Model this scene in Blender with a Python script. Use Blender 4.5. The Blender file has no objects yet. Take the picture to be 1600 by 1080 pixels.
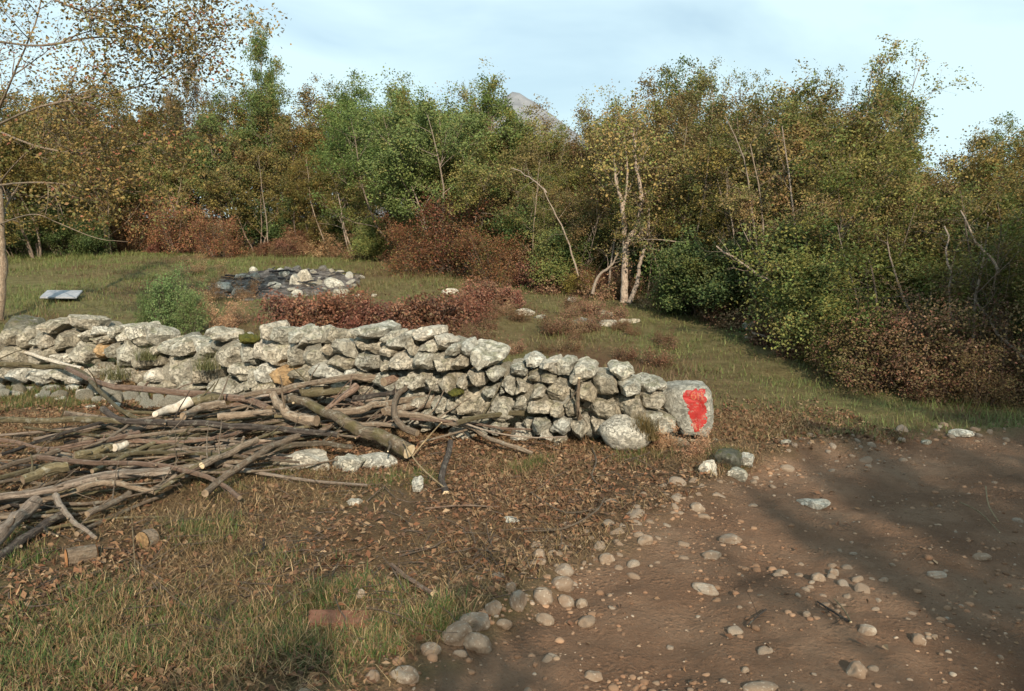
import bpy, bmesh, math
import numpy as np
from mathutils import Vector, Matrix
from mathutils.bvhtree import BVHTree

S = bpy.context.scene
COL = S.collection
R = np.random.default_rng(11)
rad = math.radians

# ---------------------------------------------------------------- camera
CAM_Z = 1.6
PITCH = rad(7.2)
FPX = 1250.0                       # focal length in pixels of the 1600 px wide photograph
cam_data = bpy.data.cameras.new('camera')
cam_data.sensor_width = 36.0
cam_data.lens = 36.0 * FPX / 1600.0
cam_data.clip_start = 0.05
cam_data.clip_end = 9000
cam = bpy.data.objects.new('camera', cam_data)
COL.objects.link(cam)
cam.location = (0, 0, CAM_Z)
cam.rotation_euler = (rad(90) - PITCH, 0, 0)
S.camera = cam

# ---------------------------------------------------------------- sun, sky, exposure
SUN_AZ = rad(9.5)                  # behind the camera, a little to the right
SUN_EL = rad(27)
to_sun = Vector((math.sin(SUN_AZ) * math.cos(SUN_EL), -math.cos(SUN_AZ) * math.cos(SUN_EL), math.sin(SUN_EL)))
sun_data = bpy.data.lights.new('sun', 'SUN')
sun_data.energy = 5.0
sun_data.angle = rad(0.7)
sun_data.color = (1.0, 0.87, 0.70)
sun = bpy.data.objects.new('sun', sun_data)
COL.objects.link(sun)
sun.rotation_euler = (-to_sun).to_track_quat('-Z', 'Y').to_euler()
sun.location = (3, -6, 14)

W = bpy.data.worlds.new('World')
S.world = W
W.use_nodes = True
nt = W.node_tree
nt.nodes.clear()


def N(tree, typ, **kw):
    n = tree.nodes.new(typ)
    for k, v in kw.items():
        setattr(n, k, v)
    return n


out = N(nt, 'ShaderNodeOutputWorld')
bg = N(nt, 'ShaderNodeBackground')
bg.inputs['Strength'].default_value = 0.085
sky = N(nt, 'ShaderNodeTexSky', sky_type='NISHITA', sun_disc=False)
sky.sun_elevation = SUN_EL
sky.sun_rotation = math.pi - SUN_AZ
sky.dust_density = 1.0
sky.air_density = 1.3
sky.ozone_density = 3.0
tc = N(nt, 'ShaderNodeTexCoord')
sep = N(nt, 'ShaderNodeSeparateXYZ')
nt.links.new(tc.outputs['Generated'], sep.inputs[0])
addz = N(nt, 'ShaderNodeMath', operation='ADD')
addz.inputs[1].default_value = 0.22
nt.links.new(sep.outputs['Z'], addz.inputs[0])
mx = N(nt, 'ShaderNodeMath', operation='MAXIMUM')
mx.inputs[1].default_value = 0.12
nt.links.new(addz.outputs[0], mx.inputs[0])
dv = N(nt, 'ShaderNodeVectorMath', operation='DIVIDE')
cmb = N(nt, 'ShaderNodeCombineXYZ')
for i in range(3):
    nt.links.new(mx.outputs[0], cmb.inputs[i])
nt.links.new(tc.outputs['Generated'], dv.inputs[0])
nt.links.new(cmb.outputs[0], dv.inputs[1])
cn = N(nt, 'ShaderNodeTexNoise')
cn.inputs['Scale'].default_value = 1.1
cn.inputs['Detail'].default_value = 5
cn.inputs['Roughness'].default_value = 0.5
cn.inputs['Distortion'].default_value = 0.5
nt.links.new(dv.outputs[0], cn.inputs['Vector'])
cr = N(nt, 'ShaderNodeMapRange')
cr.inputs['From Min'].default_value = 0.36
cr.inputs['From Max'].default_value = 0.56
cr.inputs['To Min'].default_value = 0.5
cr.inputs['To Max'].default_value = 0.97
nt.links.new(cn.outputs['Fac'], cr.inputs['Value'])
cm = N(nt, 'ShaderNodeMix', data_type='RGBA')
nt.links.new(cr.outputs[0], cm.inputs['Factor'])
nt.links.new(sky.outputs[0], cm.inputs['A'])
cm.inputs['B'].default_value = (6.7, 8.7, 9.3, 1)
nt.links.new(cm.outputs['Result'], bg.inputs['Color'])
nt.links.new(bg.outputs[0], out.inputs[0])

S.view_settings.view_transform = 'Standard'
S.view_settings.look = 'None'
S.view_settings.exposure = 0.5
S.view_settings.gamma = 1.0
S.view_settings.use_curve_mapping = False
S.render.engine = 'CYCLES'
S.cycles.max_bounces = 6
S.cycles.diffuse_bounces = 3
S.cycles.transmission_bounces = 3
S.cycles.caustics_reflective = False
S.cycles.caustics_refractive = False


# ---------------------------------------------------------------- noise
def _hash(ix, iy, iz, seed):
    with np.errstate(over='ignore'):
        h = (ix.astype(np.int64) * 374761393 + iy.astype(np.int64) * 668265263 + iz.astype(np.int64) * 2147483647 + seed * 1274126177) & 0xFFFFFFFF
        h = ((h ^ (h >> 13)) * 1274126177) & 0xFFFFFFFF
        h = ((h ^ (h >> 16)) * 2246822519) & 0xFFFFFFFF
        h = h ^ (h >> 15)
    return (h & 0xFFFFFF) / float(0xFFFFFF) * 2 - 1


def vnoise(p, seed=0):
    p = np.asarray(p, float)
    i = np.floor(p).astype(np.int64)
    f = p - i
    f = f * f * (3 - 2 * f)
    r = 0
    for a in (0, 1):
        wa = f[..., 0] if a else 1 - f[..., 0]
        for b in (0, 1):
            wb = f[..., 1] if b else 1 - f[..., 1]
            for c in (0, 1):
                wc = f[..., 2] if c else 1 - f[..., 2]
                r = r + wa * wb * wc * _hash(i[..., 0] + a, i[..., 1] + b, i[..., 2] + c, seed)
    return r


def fbm(p, octv=4, seed=0, gain=0.5):
    p = np.asarray(p, float)
    r, a, f = 0, 1.0, 1.0
    for k in range(octv):
        r = r + a * vnoise(p * f, seed + k * 17)
        a *= gain
        f *= 2.03
    return r


def fbm2(x, y, sc, octv=4, seed=0, gain=0.5):
    x, y = np.broadcast_arrays(np.asarray(x, float), np.asarray(y, float))
    return fbm(np.stack([x * sc, y * sc, np.zeros_like(x) + seed * 0.37], -1), octv, seed, gain)


def smooth(a, b, x):
    t = np.clip((x - a) / (b - a), 0, 1)
    return t * t * (3 - 2 * t)


# ---------------------------------------------------------------- sight lines: where a pixel's ray meets the land
def ray(px, py):
    u = (np.asarray(px, float) - 800) / FPX
    v = (540 - np.asarray(py, float)) / FPX
    c, s = math.cos(PITCH), math.sin(PITCH)
    return np.stack([u, c + v * s, v * c - s], -1)


def flat(px, py, z=0.0):
    d = ray(px, py)
    t = (z - CAM_Z) / d[..., 2]
    return np.stack([d[..., 0] * t, d[..., 1] * t], -1)


# track edge, seen from the lens and extended beyond the frame
TRK_PX = [(690, 1004), (760, 965), (830, 915), (870, 890), (960, 850), (1060, 793), (1130, 748), (1200, 724), (1300, 706), (1400, 692), (1500, 684), (1600, 678)]
TRK = np.array([flat(a, b) for a, b in TRK_PX])
TRK = np.vstack([[(-1.9, -6.0), (-1.05, 0.0), (-0.62, 2.4)], TRK, [(8.0, 8.6), (16, 10.5), (40, 15)]])
TRK_POLY = np.vstack([TRK, [(60, -30), (-6, -30)]])


def seg_dist(x, y, P):
    best = np.full(np.shape(x), 1e9)
    for (x0, y0), (x1, y1) in zip(P[:-1], P[1:]):
        dx, dy = x1 - x0, y1 - y0
        t = np.clip(((x - x0) * dx + (y - y0) * dy) / (dx * dx + dy * dy), 0, 1)
        best = np.minimum(best, np.hypot(x - x0 - t * dx, y - y0 - t * dy))
    return best


def inside(x, y, P):
    c = np.zeros(np.shape(x), bool)
    n = len(P)
    for i in range(n):
        x0, y0 = P[i]
        x1, y1 = P[(i + 1) % n]
        if y0 == y1:
            continue
        hit = ((y0 > y) != (y1 > y)) & (x < (x1 - x0) * (y - y0) / (y1 - y0) + x0)
        c ^= hit
    return c


def track_sd(x, y):
    """signed distance to the track edge, positive on the track"""
    x = np.asarray(x, float)
    y = np.asarray(y, float)
    d = seg_dist(x, y, TRK)
    return np.where(inside(x, y, TRK_POLY), d, -d)


def height(x, y):
    x = np.asarray(x, float)
    y = np.asarray(y, float)
    s = np.maximum(y - 6.6, 0)
    z = 0.07 * s * s / (s + 1.6)
    z = np.where(y > 60, 0.07 * (60 - 8.2) * 1.0 + (z - z) + 0.0, z) if np.ndim(z) else (z if y < 60 else 0.07 * 51.8)
    z = np.minimum(z, 3.7)
    near = smooth(60, 25, np.hypot(x, y))
    sd = track_sd(x, y) + 0.10 * fbm2(x, y, 2.2, 3, 5)
    trk = smooth(-0.12, 0.22, sd)
    bank = np.exp(-((sd + 0.10) / 0.22) ** 2)
    und = 0.045 * fbm2(x, y, 0.55, 3, 2) + 0.020 * fbm2(x, y, 2.3, 3, 3) + 0.010 * fbm2(x, y, 8, 3, 4)
    rut = 0.022 * fbm2(x, y, 1.1, 4, 8) + 0.022 * np.abs(fbm2(x, y, 4, 3, 9)) + 0.012 * fbm2(x, y, 11, 2, 10) - 0.03 * np.exp(-((sd - 0.75) / 0.16) ** 2) - 0.03 * np.exp(-((sd - 2.0) / 0.16) ** 2) + 0.02 * np.exp(-((sd - 1.3) / 0.3) ** 2)
    return z + near * (und * (1 - trk) + (rut - 0.045) * trk + 0.045 * bank)


_T = np.geomspace(1.4, 120, 420)


def hit(px, py, h=0.0):
    """3-D points where the sight lines of pixels meet the land raised by h"""
    px, py, h = np.broadcast_arrays(np.asarray(px, float), np.asarray(py, float), np.asarray(h, float))
    shp = px.shape
    d = ray(px.ravel(), py.ravel())
    hh = h.ravel()
    P = d[:, None, :] * _T[None, :, None]
    g = CAM_Z + P[..., 2] - height(P[..., 0], P[..., 1]) - hh[:, None]
    neg = g < 0
    k = np.where(neg.any(1), neg.argmax(1), len(_T) - 1)
    k = np.maximum(k, 1)
    r = np.arange(len(k))
    g0, g1 = g[r, k - 1], g[r, k]
    w = np.clip(g0 / (g0 - g1 + 1e-9), 0, 1)
    t = _T[k - 1] + w * (_T[k] - _T[k - 1])
    q = d * t[:, None]
    q[:, 2] += CAM_Z
    return q.reshape(shp + (3,))


def at_depth(px, py, dep):
    d = ray(px, py)
    t = np.asarray(dep) / d[..., 1]
    q = d * t[..., None]
    q[..., 2] += CAM_Z
    return q


# ---------------------------------------------------------------- mesh building
class MB:
    def __init__(self):
        self.v, self.l, self.s, self.m, self.c, self.uv = [], [], [], [], [], []
        self.n = 0

    def add(self, verts, faces, mat=0, col=None, uv=None):
        verts = np.asarray(verts, np.float32).reshape(-1, 3)
        faces = np.asarray(faces, np.int32)
        self.v.append(verts)
        self.l.append((faces + self.n).ravel())
        self.s.append(np.full(len(faces), faces.shape[1], np.int32))
        self.m.append(np.full(len(faces), mat, np.int32))
        self.c.append(np.ones((len(verts), 3), np.float32) if col is None else np.broadcast_to(np.asarray(col, np.float32), (len(verts), 3)))
        self.uv.append(np.zeros((len(verts), 2), np.float32) if uv is None else np.asarray(uv, np.float32))
        self.n += len(verts)
        return self

    def mesh(self, name, mats, smooth_=False, col=False, uv=False, sharp=None):
        me = bpy.data.meshes.new(name)
        v = np.concatenate(self.v)
        l = np.concatenate(self.l)
        s = np.concatenate(self.s)
        me.vertices.add(len(v))
        me.vertices.foreach_set('co', v.ravel())
        me.loops.add(len(l))
        me.loops.foreach_set('vertex_index', l)
        me.polygons.add(len(s))
        st = np.concatenate([[0], np.cumsum(s)[:-1]]).astype(np.int32)
        me.polygons.foreach_set('loop_start', st)
        me.polygons.foreach_set('loop_total', s)
        me.polygons.foreach_set('material_index', np.concatenate(self.m))
        me.update(calc_edges=True)
        me.polygons.foreach_set('use_smooth', np.full(len(s), bool(smooth_)))
        if col:
            a = me.attributes.new('tint', 'FLOAT_COLOR', 'POINT')
            c = np.concatenate(self.c)
            a.data.foreach_set('color', np.hstack([c, np.ones((len(c), 1), np.float32)]).ravel())
        if uv:
            u = me.uv_layers.new(name='along')
            u.data.foreach_set('uv', np.concatenate(self.uv)[l].ravel())
        for m in (mats if isinstance(mats, (list, tuple)) else [mats]):
            me.materials.append(m)
        if sharp is not None:
            me.set_sharp_from_angle(angle=sharp)
        return me


def link(name, me, parent=None, loc=None, rot=None, scale=None):
    o = bpy.data.objects.new(name, me)
    COL.objects.link(o)
    if parent is not None:
        o.parent = parent
    if loc is not None:
        o.location = loc
    if rot is not None:
        o.rotation_euler = rot
    if scale is not None:
        o.scale = scale if hasattr(scale, '__len__') else (scale,) * 3
    return o


def tag(o, label=None, cat=None, group=None, kind=None):
    if label:
        o['label'] = label
    if cat:
        o['category'] = cat
    if group:
        o['group'] = group
    if kind:
        o['kind'] = kind
    return o


def empty(name, loc=(0, 0, 0), rz=0.0):
    o = bpy.data.objects.new(name, None)
    COL.objects.link(o)
    o.location = loc
    o.rotation_euler = (0, 0, rz)
    o.empty_display_size = 0.2
    return o


def tube(mb, P, r, sides=6, mat=0, capmat=None, col=None, rough=0.0, seed=0, u0=0.0):
    """a tapered round limb along points P with radius r (per point)"""
    P = np.asarray(P, float)
    n = len(P)
    r = np.broadcast_to(np.asarray(r, float), (n,))
    T = np.gradient(P, axis=0)
    T /= np.linalg.norm(T, axis=1, keepdims=True) + 1e-12
    if n > 2:
        _, _, vt = np.linalg.svd(P - P.mean(0), full_matrices=False)
        ref = vt[2] if len(vt) > 2 else np.array([0, 0, 1.0])
    else:
        ref = np.eye(3)[np.argmin(np.abs(T[0]))]
    A = np.cross(T, ref)
    ln = np.linalg.norm(A, axis=1, keepdims=True)
    A = np.where(ln < 1e-4, np.cross(T, np.eye(3)[np.argmin(np.abs(T.mean(0)))]), A)
    A /= np.linalg.norm(A, axis=1, keepdims=True) + 1e-12
    B = np.cross(T, A)
    th = np.arange(sides) / sides * 2 * math.pi
    rr = r[:, None] * np.ones((n, sides))
    if rough:
        q = np.stack(np.broadcast_arrays(np.cos(th)[None, :] * 1.1, np.sin(th)[None, :] * 1.1, np.linspace(0, 9, n)[:, None] + seed * 3.1), -1)
        rr = rr * (1 + rough * fbm(q, 2, seed))
    V = P[:, None, :] + rr[..., None] * (np.cos(th)[None, :, None] * A[:, None, :] + np.sin(th)[None, :, None] * B[:, None, :])
    i = np.arange(n - 1)[:, None] * sides
    j = np.arange(sides)[None, :]
    k = (j + 1) % sides
    F = np.stack([i + j, i + k, i + sides + k, i + sides + j], -1).reshape(-1, 4)
    L = np.concatenate([[0], np.cumsum(np.linalg.norm(np.diff(P, axis=0), axis=1))]) + u0
    uv = np.stack(np.broadcast_arrays((np.arange(sides) / sides)[None, :], L[:, None]), -1).reshape(-1, 2)
    mb.add(V.reshape(-1, 3), F, mat, col, uv)
    if capmat is not None:
        for e, rev in ((0, True), (n - 1, False)):
            ring = V[e]
            f = np.arange(sides)[None, :]
            mb.add(ring, f[:, ::-1] if rev else f, capmat, col)


def spline(P, n):
    """Catmull-Rom through P, n samples"""
    P = np.asarray(P, float)
    if len(P) == 2:
        return P[0] + (P[1] - P[0]) * np.linspace(0, 1, n)[:, None]
    Q = np.vstack([2 * P[0] - P[1], P, 2 * P[-1] - P[-2]])
    t = np.linspace(0, len(P) - 1 - 1e-9, n)
    k = t.astype(int)
    f = (t - k)[:, None]
    a, b, c, d = Q[k], Q[k + 1], Q[k + 2], Q[k + 3]
    return 0.5 * (2 * b + (c - a) * f + (2 * a - 5 * b + 4 * c - d) * f ** 2 + (3 * b - a - 3 * c + d) * f ** 3)


_ico = {}


def ico(sub):
    if sub not in _ico:
        bm = bmesh.new()
        bmesh.ops.create_icosphere(bm, subdivisions=sub, radius=1.0)
        v = np.array([x.co[:] for x in bm.verts])
        f = np.array([[q.index for q in p.verts] for p in bm.faces])
        bm.free()
        _ico[sub] = (v, f)
    return _ico[sub]


# ---------------------------------------------------------------- materials
def lk(m, a, b):
    m.node_tree.links.new(a, b)


def new_mat(name, rough=0.9):
    m = bpy.data.materials.new(name)
    m.use_nodes = True
    t = m.node_tree
    t.nodes.clear()
    o = N(t, 'ShaderNodeOutputMaterial')
    b = N(t, 'ShaderNodeBsdfPrincipled')
    b.inputs['Roughness'].default_value = rough
    b.inputs['Specular IOR Level'].default_value = 0.25
    t.links.new(b.outputs[0], o.inputs[0])
    return m, t, b


def noise(t, scale, detail=4, vec=None, rough=0.55, dist=0.0):
    n = N(t, 'ShaderNodeTexNoise')
    n.inputs['Scale'].default_value = scale
    n.inputs['Detail'].default_value = detail
    n.inputs['Roughness'].default_value = rough
    n.inputs['Distortion'].default_value = dist
    if vec is not None:
        t.links.new(vec, n.inputs['Vector'])
    return n.outputs['Fac']


def ramp(t, fac, stops, interp='LINEAR'):
    r = N(t, 'ShaderNodeValToRGB')
    r.color_ramp.interpolation = interp
    e = r.color_ramp.elements
    while len(e) < len(stops):
        e.new(0.5)
    for k, (p, c) in enumerate(stops):
        e[k].position = p
        e[k].color = tuple(c) + (1,) if len(c) == 3 else c
    t.links.new(fac, r.inputs[0])
    return r.outputs[0]


def mixc(t, fac, a, b, mode='MIX'):
    m = N(t, 'ShaderNodeMix', data_type='RGBA', blend_type=mode)
    for s, v in (('Factor', fac), ('A', a), ('B', b)):
        if isinstance(v, (int, float)):
            m.inputs[s].default_value = v
        elif isinstance(v, tuple):
            m.inputs[s].default_value = v + (1,) if len(v) == 3 else v
        else:
            t.links.new(v, m.inputs[s])
    return m.outputs['Result']


def math_(t, op, a, b=None, clamp=False):
    m = N(t, 'ShaderNodeMath', operation=op)
    m.use_clamp = clamp
    for k, v in enumerate((a, b)):
        if v is None:
            continue
        if isinstance(v, (int, float)):
            m.inputs[k].default_value = v
        else:
            t.links.new(v, m.inputs[k])
    return m.outputs[0]


def maprange(t, v, a, b, c=0.0, d=1.0):
    m = N(t, 'ShaderNodeMapRange')
    for k, x in zip(('From Min', 'From Max', 'To Min', 'To Max'), (a, b, c, d)):
        m.inputs[k].default_value = x
    t.links.new(v, m.inputs['Value'])
    return m.outputs[0]


def bump(t, b, h, strength=0.5, dist=0.02):
    n = N(t, 'ShaderNodeBump')
    n.inputs['Strength'].default_value = strength
    n.inputs['Distance'].default_value = dist
    t.links.new(h, n.inputs['Height'])
    t.links.new(n.outputs[0], b.inputs['Normal'])


def obj_vec(t):
    """object coordinates shifted by the object's random number, so that copies differ"""
    tc_ = N(t, 'ShaderNodeTexCoord')
    oi = N(t, 'ShaderNodeObjectInfo')
    s = math_(t, 'MULTIPLY', oi.outputs['Random'], 57.0)
    a = N(t, 'ShaderNodeVectorMath', operation='ADD')
    t.links.new(tc_.outputs['Object'], a.inputs[0])
    t.links.new(s, a.inputs[1])
    return a.outputs[0], oi.outputs['Random']


def attr(t, name):
    a = N(t, 'ShaderNodeAttribute')
    a.attribute_name = name
    return a


def stone_mat(name, lo, mid, hi, lichen=(0.045, 0.045, 0.04), lich_amt=0.5, stain=(0.36, 0.25, 0.13), stain_amt=0.25, moss=0.0, bumps=0.7):
    m, t, b = new_mat(name, 0.92)
    v, rnd = obj_vec(t)
    base = ramp(t, noise(t, 8, 8, v, 0.7), [(0.34, lo), (0.5, mid), (0.62, hi)])
    st = maprange(t, noise(t, 3.1, 4, v), 0.56, 0.72, 0, stain_amt)
    base = mixc(t, st, base, stain)
    sp = maprange(t, noise(t, 42, 6, v, 0.76, 0.8), 0.55, 0.62, 0, lich_amt)
    pat = maprange(t, noise(t, 6, 4, v), 0.38, 0.58)
    base = mixc(t, math_(t, 'MULTIPLY', sp, pat), base, lichen)
    white = maprange(t, noise(t, 17, 5, v, 0.66, 0.3), 0.60, 0.68, 0, 0.65)
    base = mixc(t, white, base, (0.60, 0.58, 0.52))
    # thin dark cracks
    vo = N(t, 'ShaderNodeTexVoronoi', feature='DISTANCE_TO_EDGE')
    vo.inputs['Scale'].default_value = 5.0
    dv_ = N(t, 'ShaderNodeVectorMath', operation='ADD')
    nz = N(t, 'ShaderNodeTexNoise')
    nz.inputs['Scale'].default_value = 9
    t.links.new(v, nz.inputs['Vector'])
    sc = N(t, 'ShaderNodeVectorMath', operation='SCALE')
    sc.inputs['Scale'].default_value = 0.35
    t.links.new(nz.outputs['Color'], sc.inputs[0])
    t.links.new(v, dv_.inputs[0])
    t.links.new(sc.outputs[0], dv_.inputs[1])
    t.links.new(dv_.outputs[0], vo.inputs['Vector'])
    crk = maprange(t, vo.outputs['Distance'], 0.0, 0.022, 1, 0)
    crk = math_(t, 'MULTIPLY', crk, maprange(t, noise(t, 2.4, 2, v), 0.48, 0.60))
    base = mixc(t, math_(t, 'MULTIPLY', crk, 0.75), base, (0.05, 0.045, 0.04))
    if moss:
        g = N(t, 'ShaderNodeNewGeometry')
        sx = N(t, 'ShaderNodeSeparateXYZ')
        t.links.new(g.outputs['Normal'], sx.inputs[0])
        mm = math_(t, 'MULTIPLY', maprange(t, sx.outputs['Z'], 0.2, 0.8), maprange(t, noise(t, 11, 5, v), 0.5, 0.6))
        base = mixc(t, math_(t, 'MULTIPLY', mm, moss), base, (0.09, 0.10, 0.02))
    base = mixc(t, 1.0, base, ramp(t, rnd, [(0, (0.72, 0.68, 0.60)), (0.33, (1.0, 0.95, 0.87)), (0.66, (0.88, 0.90, 0.88)), (1, (1.24, 1.21, 1.14))]), 'MULTIPLY')
    t.links.new(base, b.inputs['Base Color'])
    pit = maprange(t, noise(t, 24, 5, v, 0.72, 1.2), 0.36, 0.50, 0, 1)
    base2 = mixc(t, math_(t, 'MULTIPLY', math_(t, 'SUBTRACT', 1.0, pit), 0.32), base, (0.13, 0.12, 0.09))
    t.links.new(base2, b.inputs['Base Color'])
    h = math_(t, 'ADD', math_(t, 'MULTIPLY', noise(t, 13, 8, v, 0.75), 1.0), math_(t, 'MULTIPLY', pit, 0.5))
    h = math_(t, 'SUBTRACT', h, math_(t, 'MULTIPLY', crk, 0.35))
    bump(t, b, h, bumps, 0.05)
    return m


M_LIME = stone_mat('limestone', (0.32, 0.295, 0.245), (0.50, 0.47, 0.395), (0.64, 0.605, 0.525), lich_amt=0.62, moss=0.45, bumps=0.9)
M_LIME_WHITE = stone_mat('pale_limestone', (0.46, 0.435, 0.375), (0.60, 0.57, 0.50), (0.70, 0.67, 0.60), lich_amt=0.45, stain_amt=0.25, bumps=0.9)
M_OCHRE = stone_mat('ochre_stone', (0.30, 0.19, 0.10), (0.38, 0.25, 0.13), (0.44, 0.30, 0.17), lich_amt=0.2)
M_GREY = stone_mat('grey_boulder_stone', (0.23, 0.22, 0.19), (0.36, 0.345, 0.30), (0.47, 0.45, 0.40), lich_amt=0.5, stain_amt=0.15, bumps=0.8)
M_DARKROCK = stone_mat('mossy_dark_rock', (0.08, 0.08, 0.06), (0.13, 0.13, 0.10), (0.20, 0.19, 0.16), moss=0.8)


def cobble_mat():
    m, t, b = new_mat('river_cobble', 0.85)
    v, rnd = obj_vec(t)
    c = ramp(t, rnd, [(0.0, (0.16, 0.115, 0.08)), (0.3, (0.225, 0.17, 0.12)), (0.6, (0.265, 0.215, 0.16)), (0.85, (0.21, 0.185, 0.15)), (1.0, (0.34, 0.30, 0.24))])
    c = mixc(t, maprange(t, noise(t, 14, 6, v, 0.7), 0.36, 0.58, 0.15, 0.95), c, (0.175, 0.122, 0.082))
    c = mixc(t, maprange(t, noise(t, 70, 3, v), 0.58, 0.68, 0, 0.35), c, (0.50, 0.45, 0.37))
    t.links.new(c, b.inputs['Base Color'])
    bump(t, b, noise(t, 45, 6, v, 0.65), 0.35, 0.012)
    return m


M_COBBLE = cobble_mat()


def tint_mat(name, rough=0.75, trans=0.0, var=0.25, spec=0.2, sheen=0.0):
    m, t, b = new_mat(name, rough)
    b.inputs['Specular IOR Level'].default_value = spec
    a = attr(t, 'tint')
    oi = N(t, 'ShaderNodeObjectInfo')
    c = a.outputs['Color']
    if var:
        hsv = N(t, 'ShaderNodeHueSaturation')
        t.links.new(c, hsv.inputs['Color'])
        t.links.new(maprange(t, oi.outputs['Random'], 0, 1, 1 - var, 1 + var), hsv.inputs['Value'])
        r2 = math_(t, 'FRACT', math_(t, 'MULTIPLY', oi.outputs['Random'], 7.31))
        t.links.new(maprange(t, r2, 0, 1, 0.488, 0.512), hsv.inputs['Hue'])
        c = hsv.outputs[0]
    t.links.new(c, b.inputs['Base Color'])
    if trans:
        tr = N(t, 'ShaderNodeBsdfTranslucent')
        t.links.new(c, tr.inputs['Color'])
        mx_ = N(t, 'ShaderNodeMixShader')
        mx_.inputs[0].default_value = trans
        t.links.new(b.outputs[0], mx_.inputs[1])
        t.links.new(tr.outputs[0], mx_.inputs[2])
        o = [n for n in t.nodes if n.type == 'OUTPUT_MATERIAL'][0]
        t.links.new(mx_.outputs[0], o.inputs[0])
    return m


M_LEAF = tint_mat('autumn_leaf', 0.6, 0.28, 0.22, 0.3)
M_GRASS = tint_mat('grass_blade', 0.6, 0.2, 0.0, 0.25)
M_LITTER = tint_mat('dead_leaf', 0.85, 0.0, 0.0, 0.15)
M_PEBBLE = tint_mat('gravel_stone', 0.9, 0.0, 0.0, 0.2)


def bark_mat(name, lo, mid, hi, lichen=(0.34, 0.33, 0.27), lich=0.5, moss=0.0):
    m, t, b = new_mat(name, 0.9)
    uv = N(t, 'ShaderNodeUVMap')
    uv.uv_map = 'along'
    v, rnd = obj_vec(t)
    mp = N(t, 'ShaderNodeMapping')
    mp.inputs['Scale'].default_value = (5, 4.0, 1)
    ad = N(t, 'ShaderNodeVectorMath', operation='ADD')
    t.links.new(uv.outputs[0], ad.inputs[0])
    t.links.new(rnd, ad.inputs[1])
    t.links.new(ad.outputs[0], mp.inputs[0])
    ridge = noise(t, 3.2, 6, mp.outputs[0], 0.65)
    c = ramp(t, ridge, [(0.32, lo), (0.5, mid), (0.68, hi)])
    c = mixc(t, maprange(t, noise(t, 21, 5, v, 0.7), 0.55, 0.63, 0, lich), c, lichen)
    c = mixc(t, maprange(t, noise(t, 30, 6, v, 0.75), 0.54, 0.64, 0, 0.65), c, tuple(0.55 * q for q in lo))
    if moss:
        c = mixc(t, maprange(t, noise(t, 6, 6, v, 0.7), 0.48, 0.58, 0, moss), c, (0.07, 0.062, 0.016))
    c = mixc(t, 1.0, c, ramp(t, rnd, [(0, (0.7, 0.68, 0.66)), (0.5, (0.95, 0.95, 0.95)), (1, (1.25, 1.22, 1.18))]), 'MULTIPLY')
    t.links.new(c, b.inputs['Base Color'])
    bump(t, b, math_(t, 'ADD', ridge, math_(t, 'MULTIPLY', noise(t, 60, 4, v), 0.5)), 0.9, 0.02)
    return m


M_BARK = bark_mat('grey_brown_bark', (0.10, 0.074, 0.052), (0.20, 0.152, 0.108), (0.30, 0.24, 0.18))
M_BARK_OLIVE = bark_mat('olive_bark', (0.075, 0.062, 0.035), (0.14, 0.115, 0.065), (0.21, 0.175, 0.11), moss=0.25)
M_BARK_MOSS = bark_mat('mossy_bark', (0.06, 0.045, 0.03), (0.115, 0.088, 0.06), (0.19, 0.15, 0.105), moss=0.6)
M_BARK_RED = bark_mat('red_brown_bark', (0.10, 0.064, 0.046), (0.19, 0.125, 0.09), (0.28, 0.20, 0.15), lich=0.3)
M_BARK_DARK = bark_mat('dark_bark', (0.03, 0.025, 0.022), (0.06, 0.048, 0.04), (0.11, 0.09, 0.075), lich=0.3)  # dark bark; on the log under the pale bough it stands for shade
M_BARK_PALE = bark_mat('pale_trunk_bark', (0.17, 0.125, 0.095), (0.29, 0.23, 0.18), (0.41, 0.345, 0.28), lich=0.4)
M_TWIG = bark_mat('twig_bark', (0.08, 0.058, 0.045), (0.14, 0.105, 0.08), (0.22, 0.17, 0.135), lich=0.25)
M_STRAW = bark_mat('dry_stalk', (0.26, 0.19, 0.10), (0.38, 0.29, 0.17), (0.48, 0.39, 0.25), lich=0.0)
M_CHAR = bark_mat('charred_wood', (0.012, 0.012, 0.013), (0.03, 0.029, 0.031), (0.11, 0.11, 0.12), lichen=(0.20, 0.19, 0.19), lich=0.35)


def wood_mat(name, a, b_, c_):
    m, t, b = new_mat(name, 0.8)
    v, rnd = obj_vec(t)
    c = ramp(t, noise(t, 26, 5, v, 0.6), [(0.3, a), (0.5, b_), (0.7, c_)])
    t.links.new(c, b.inputs['Base Color'])
    bump(t, b, noise(t, 50, 5, v), 0.4, 0.006)
    return m


M_CUT = wood_mat('fresh_cut_wood', (0.42, 0.31, 0.17), (0.55, 0.43, 0.27), (0.64, 0.54, 0.38))
M_CUT_ORANGE = wood_mat('orange_cut_wood', (0.32, 0.13, 0.05), (0.42, 0.19, 0.075), (0.47, 0.27, 0.12))
M_PEELED = wood_mat('peeled_white_wood', (0.26, 0.21, 0.15), (0.46, 0.40, 0.32), (0.58, 0.53, 0.44))


def plain_mat(name, cols, scale, rough=0.9, bs=0.4, bd=0.01, bscale=40):
    m, t, b = new_mat(name, rough)
    v, rnd = obj_vec(t)
    k = len(cols)
    c = ramp(t, noise(t, scale, 6, v, 0.65), [(0.3 + 0.4 * i / (k - 1), cc) for i, cc in enumerate(cols)])
    t.links.new(c, b.inputs['Base Color'])
    bump(t, b, noise(t, bscale, 6, v, 0.7), bs, bd)
    return m


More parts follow.
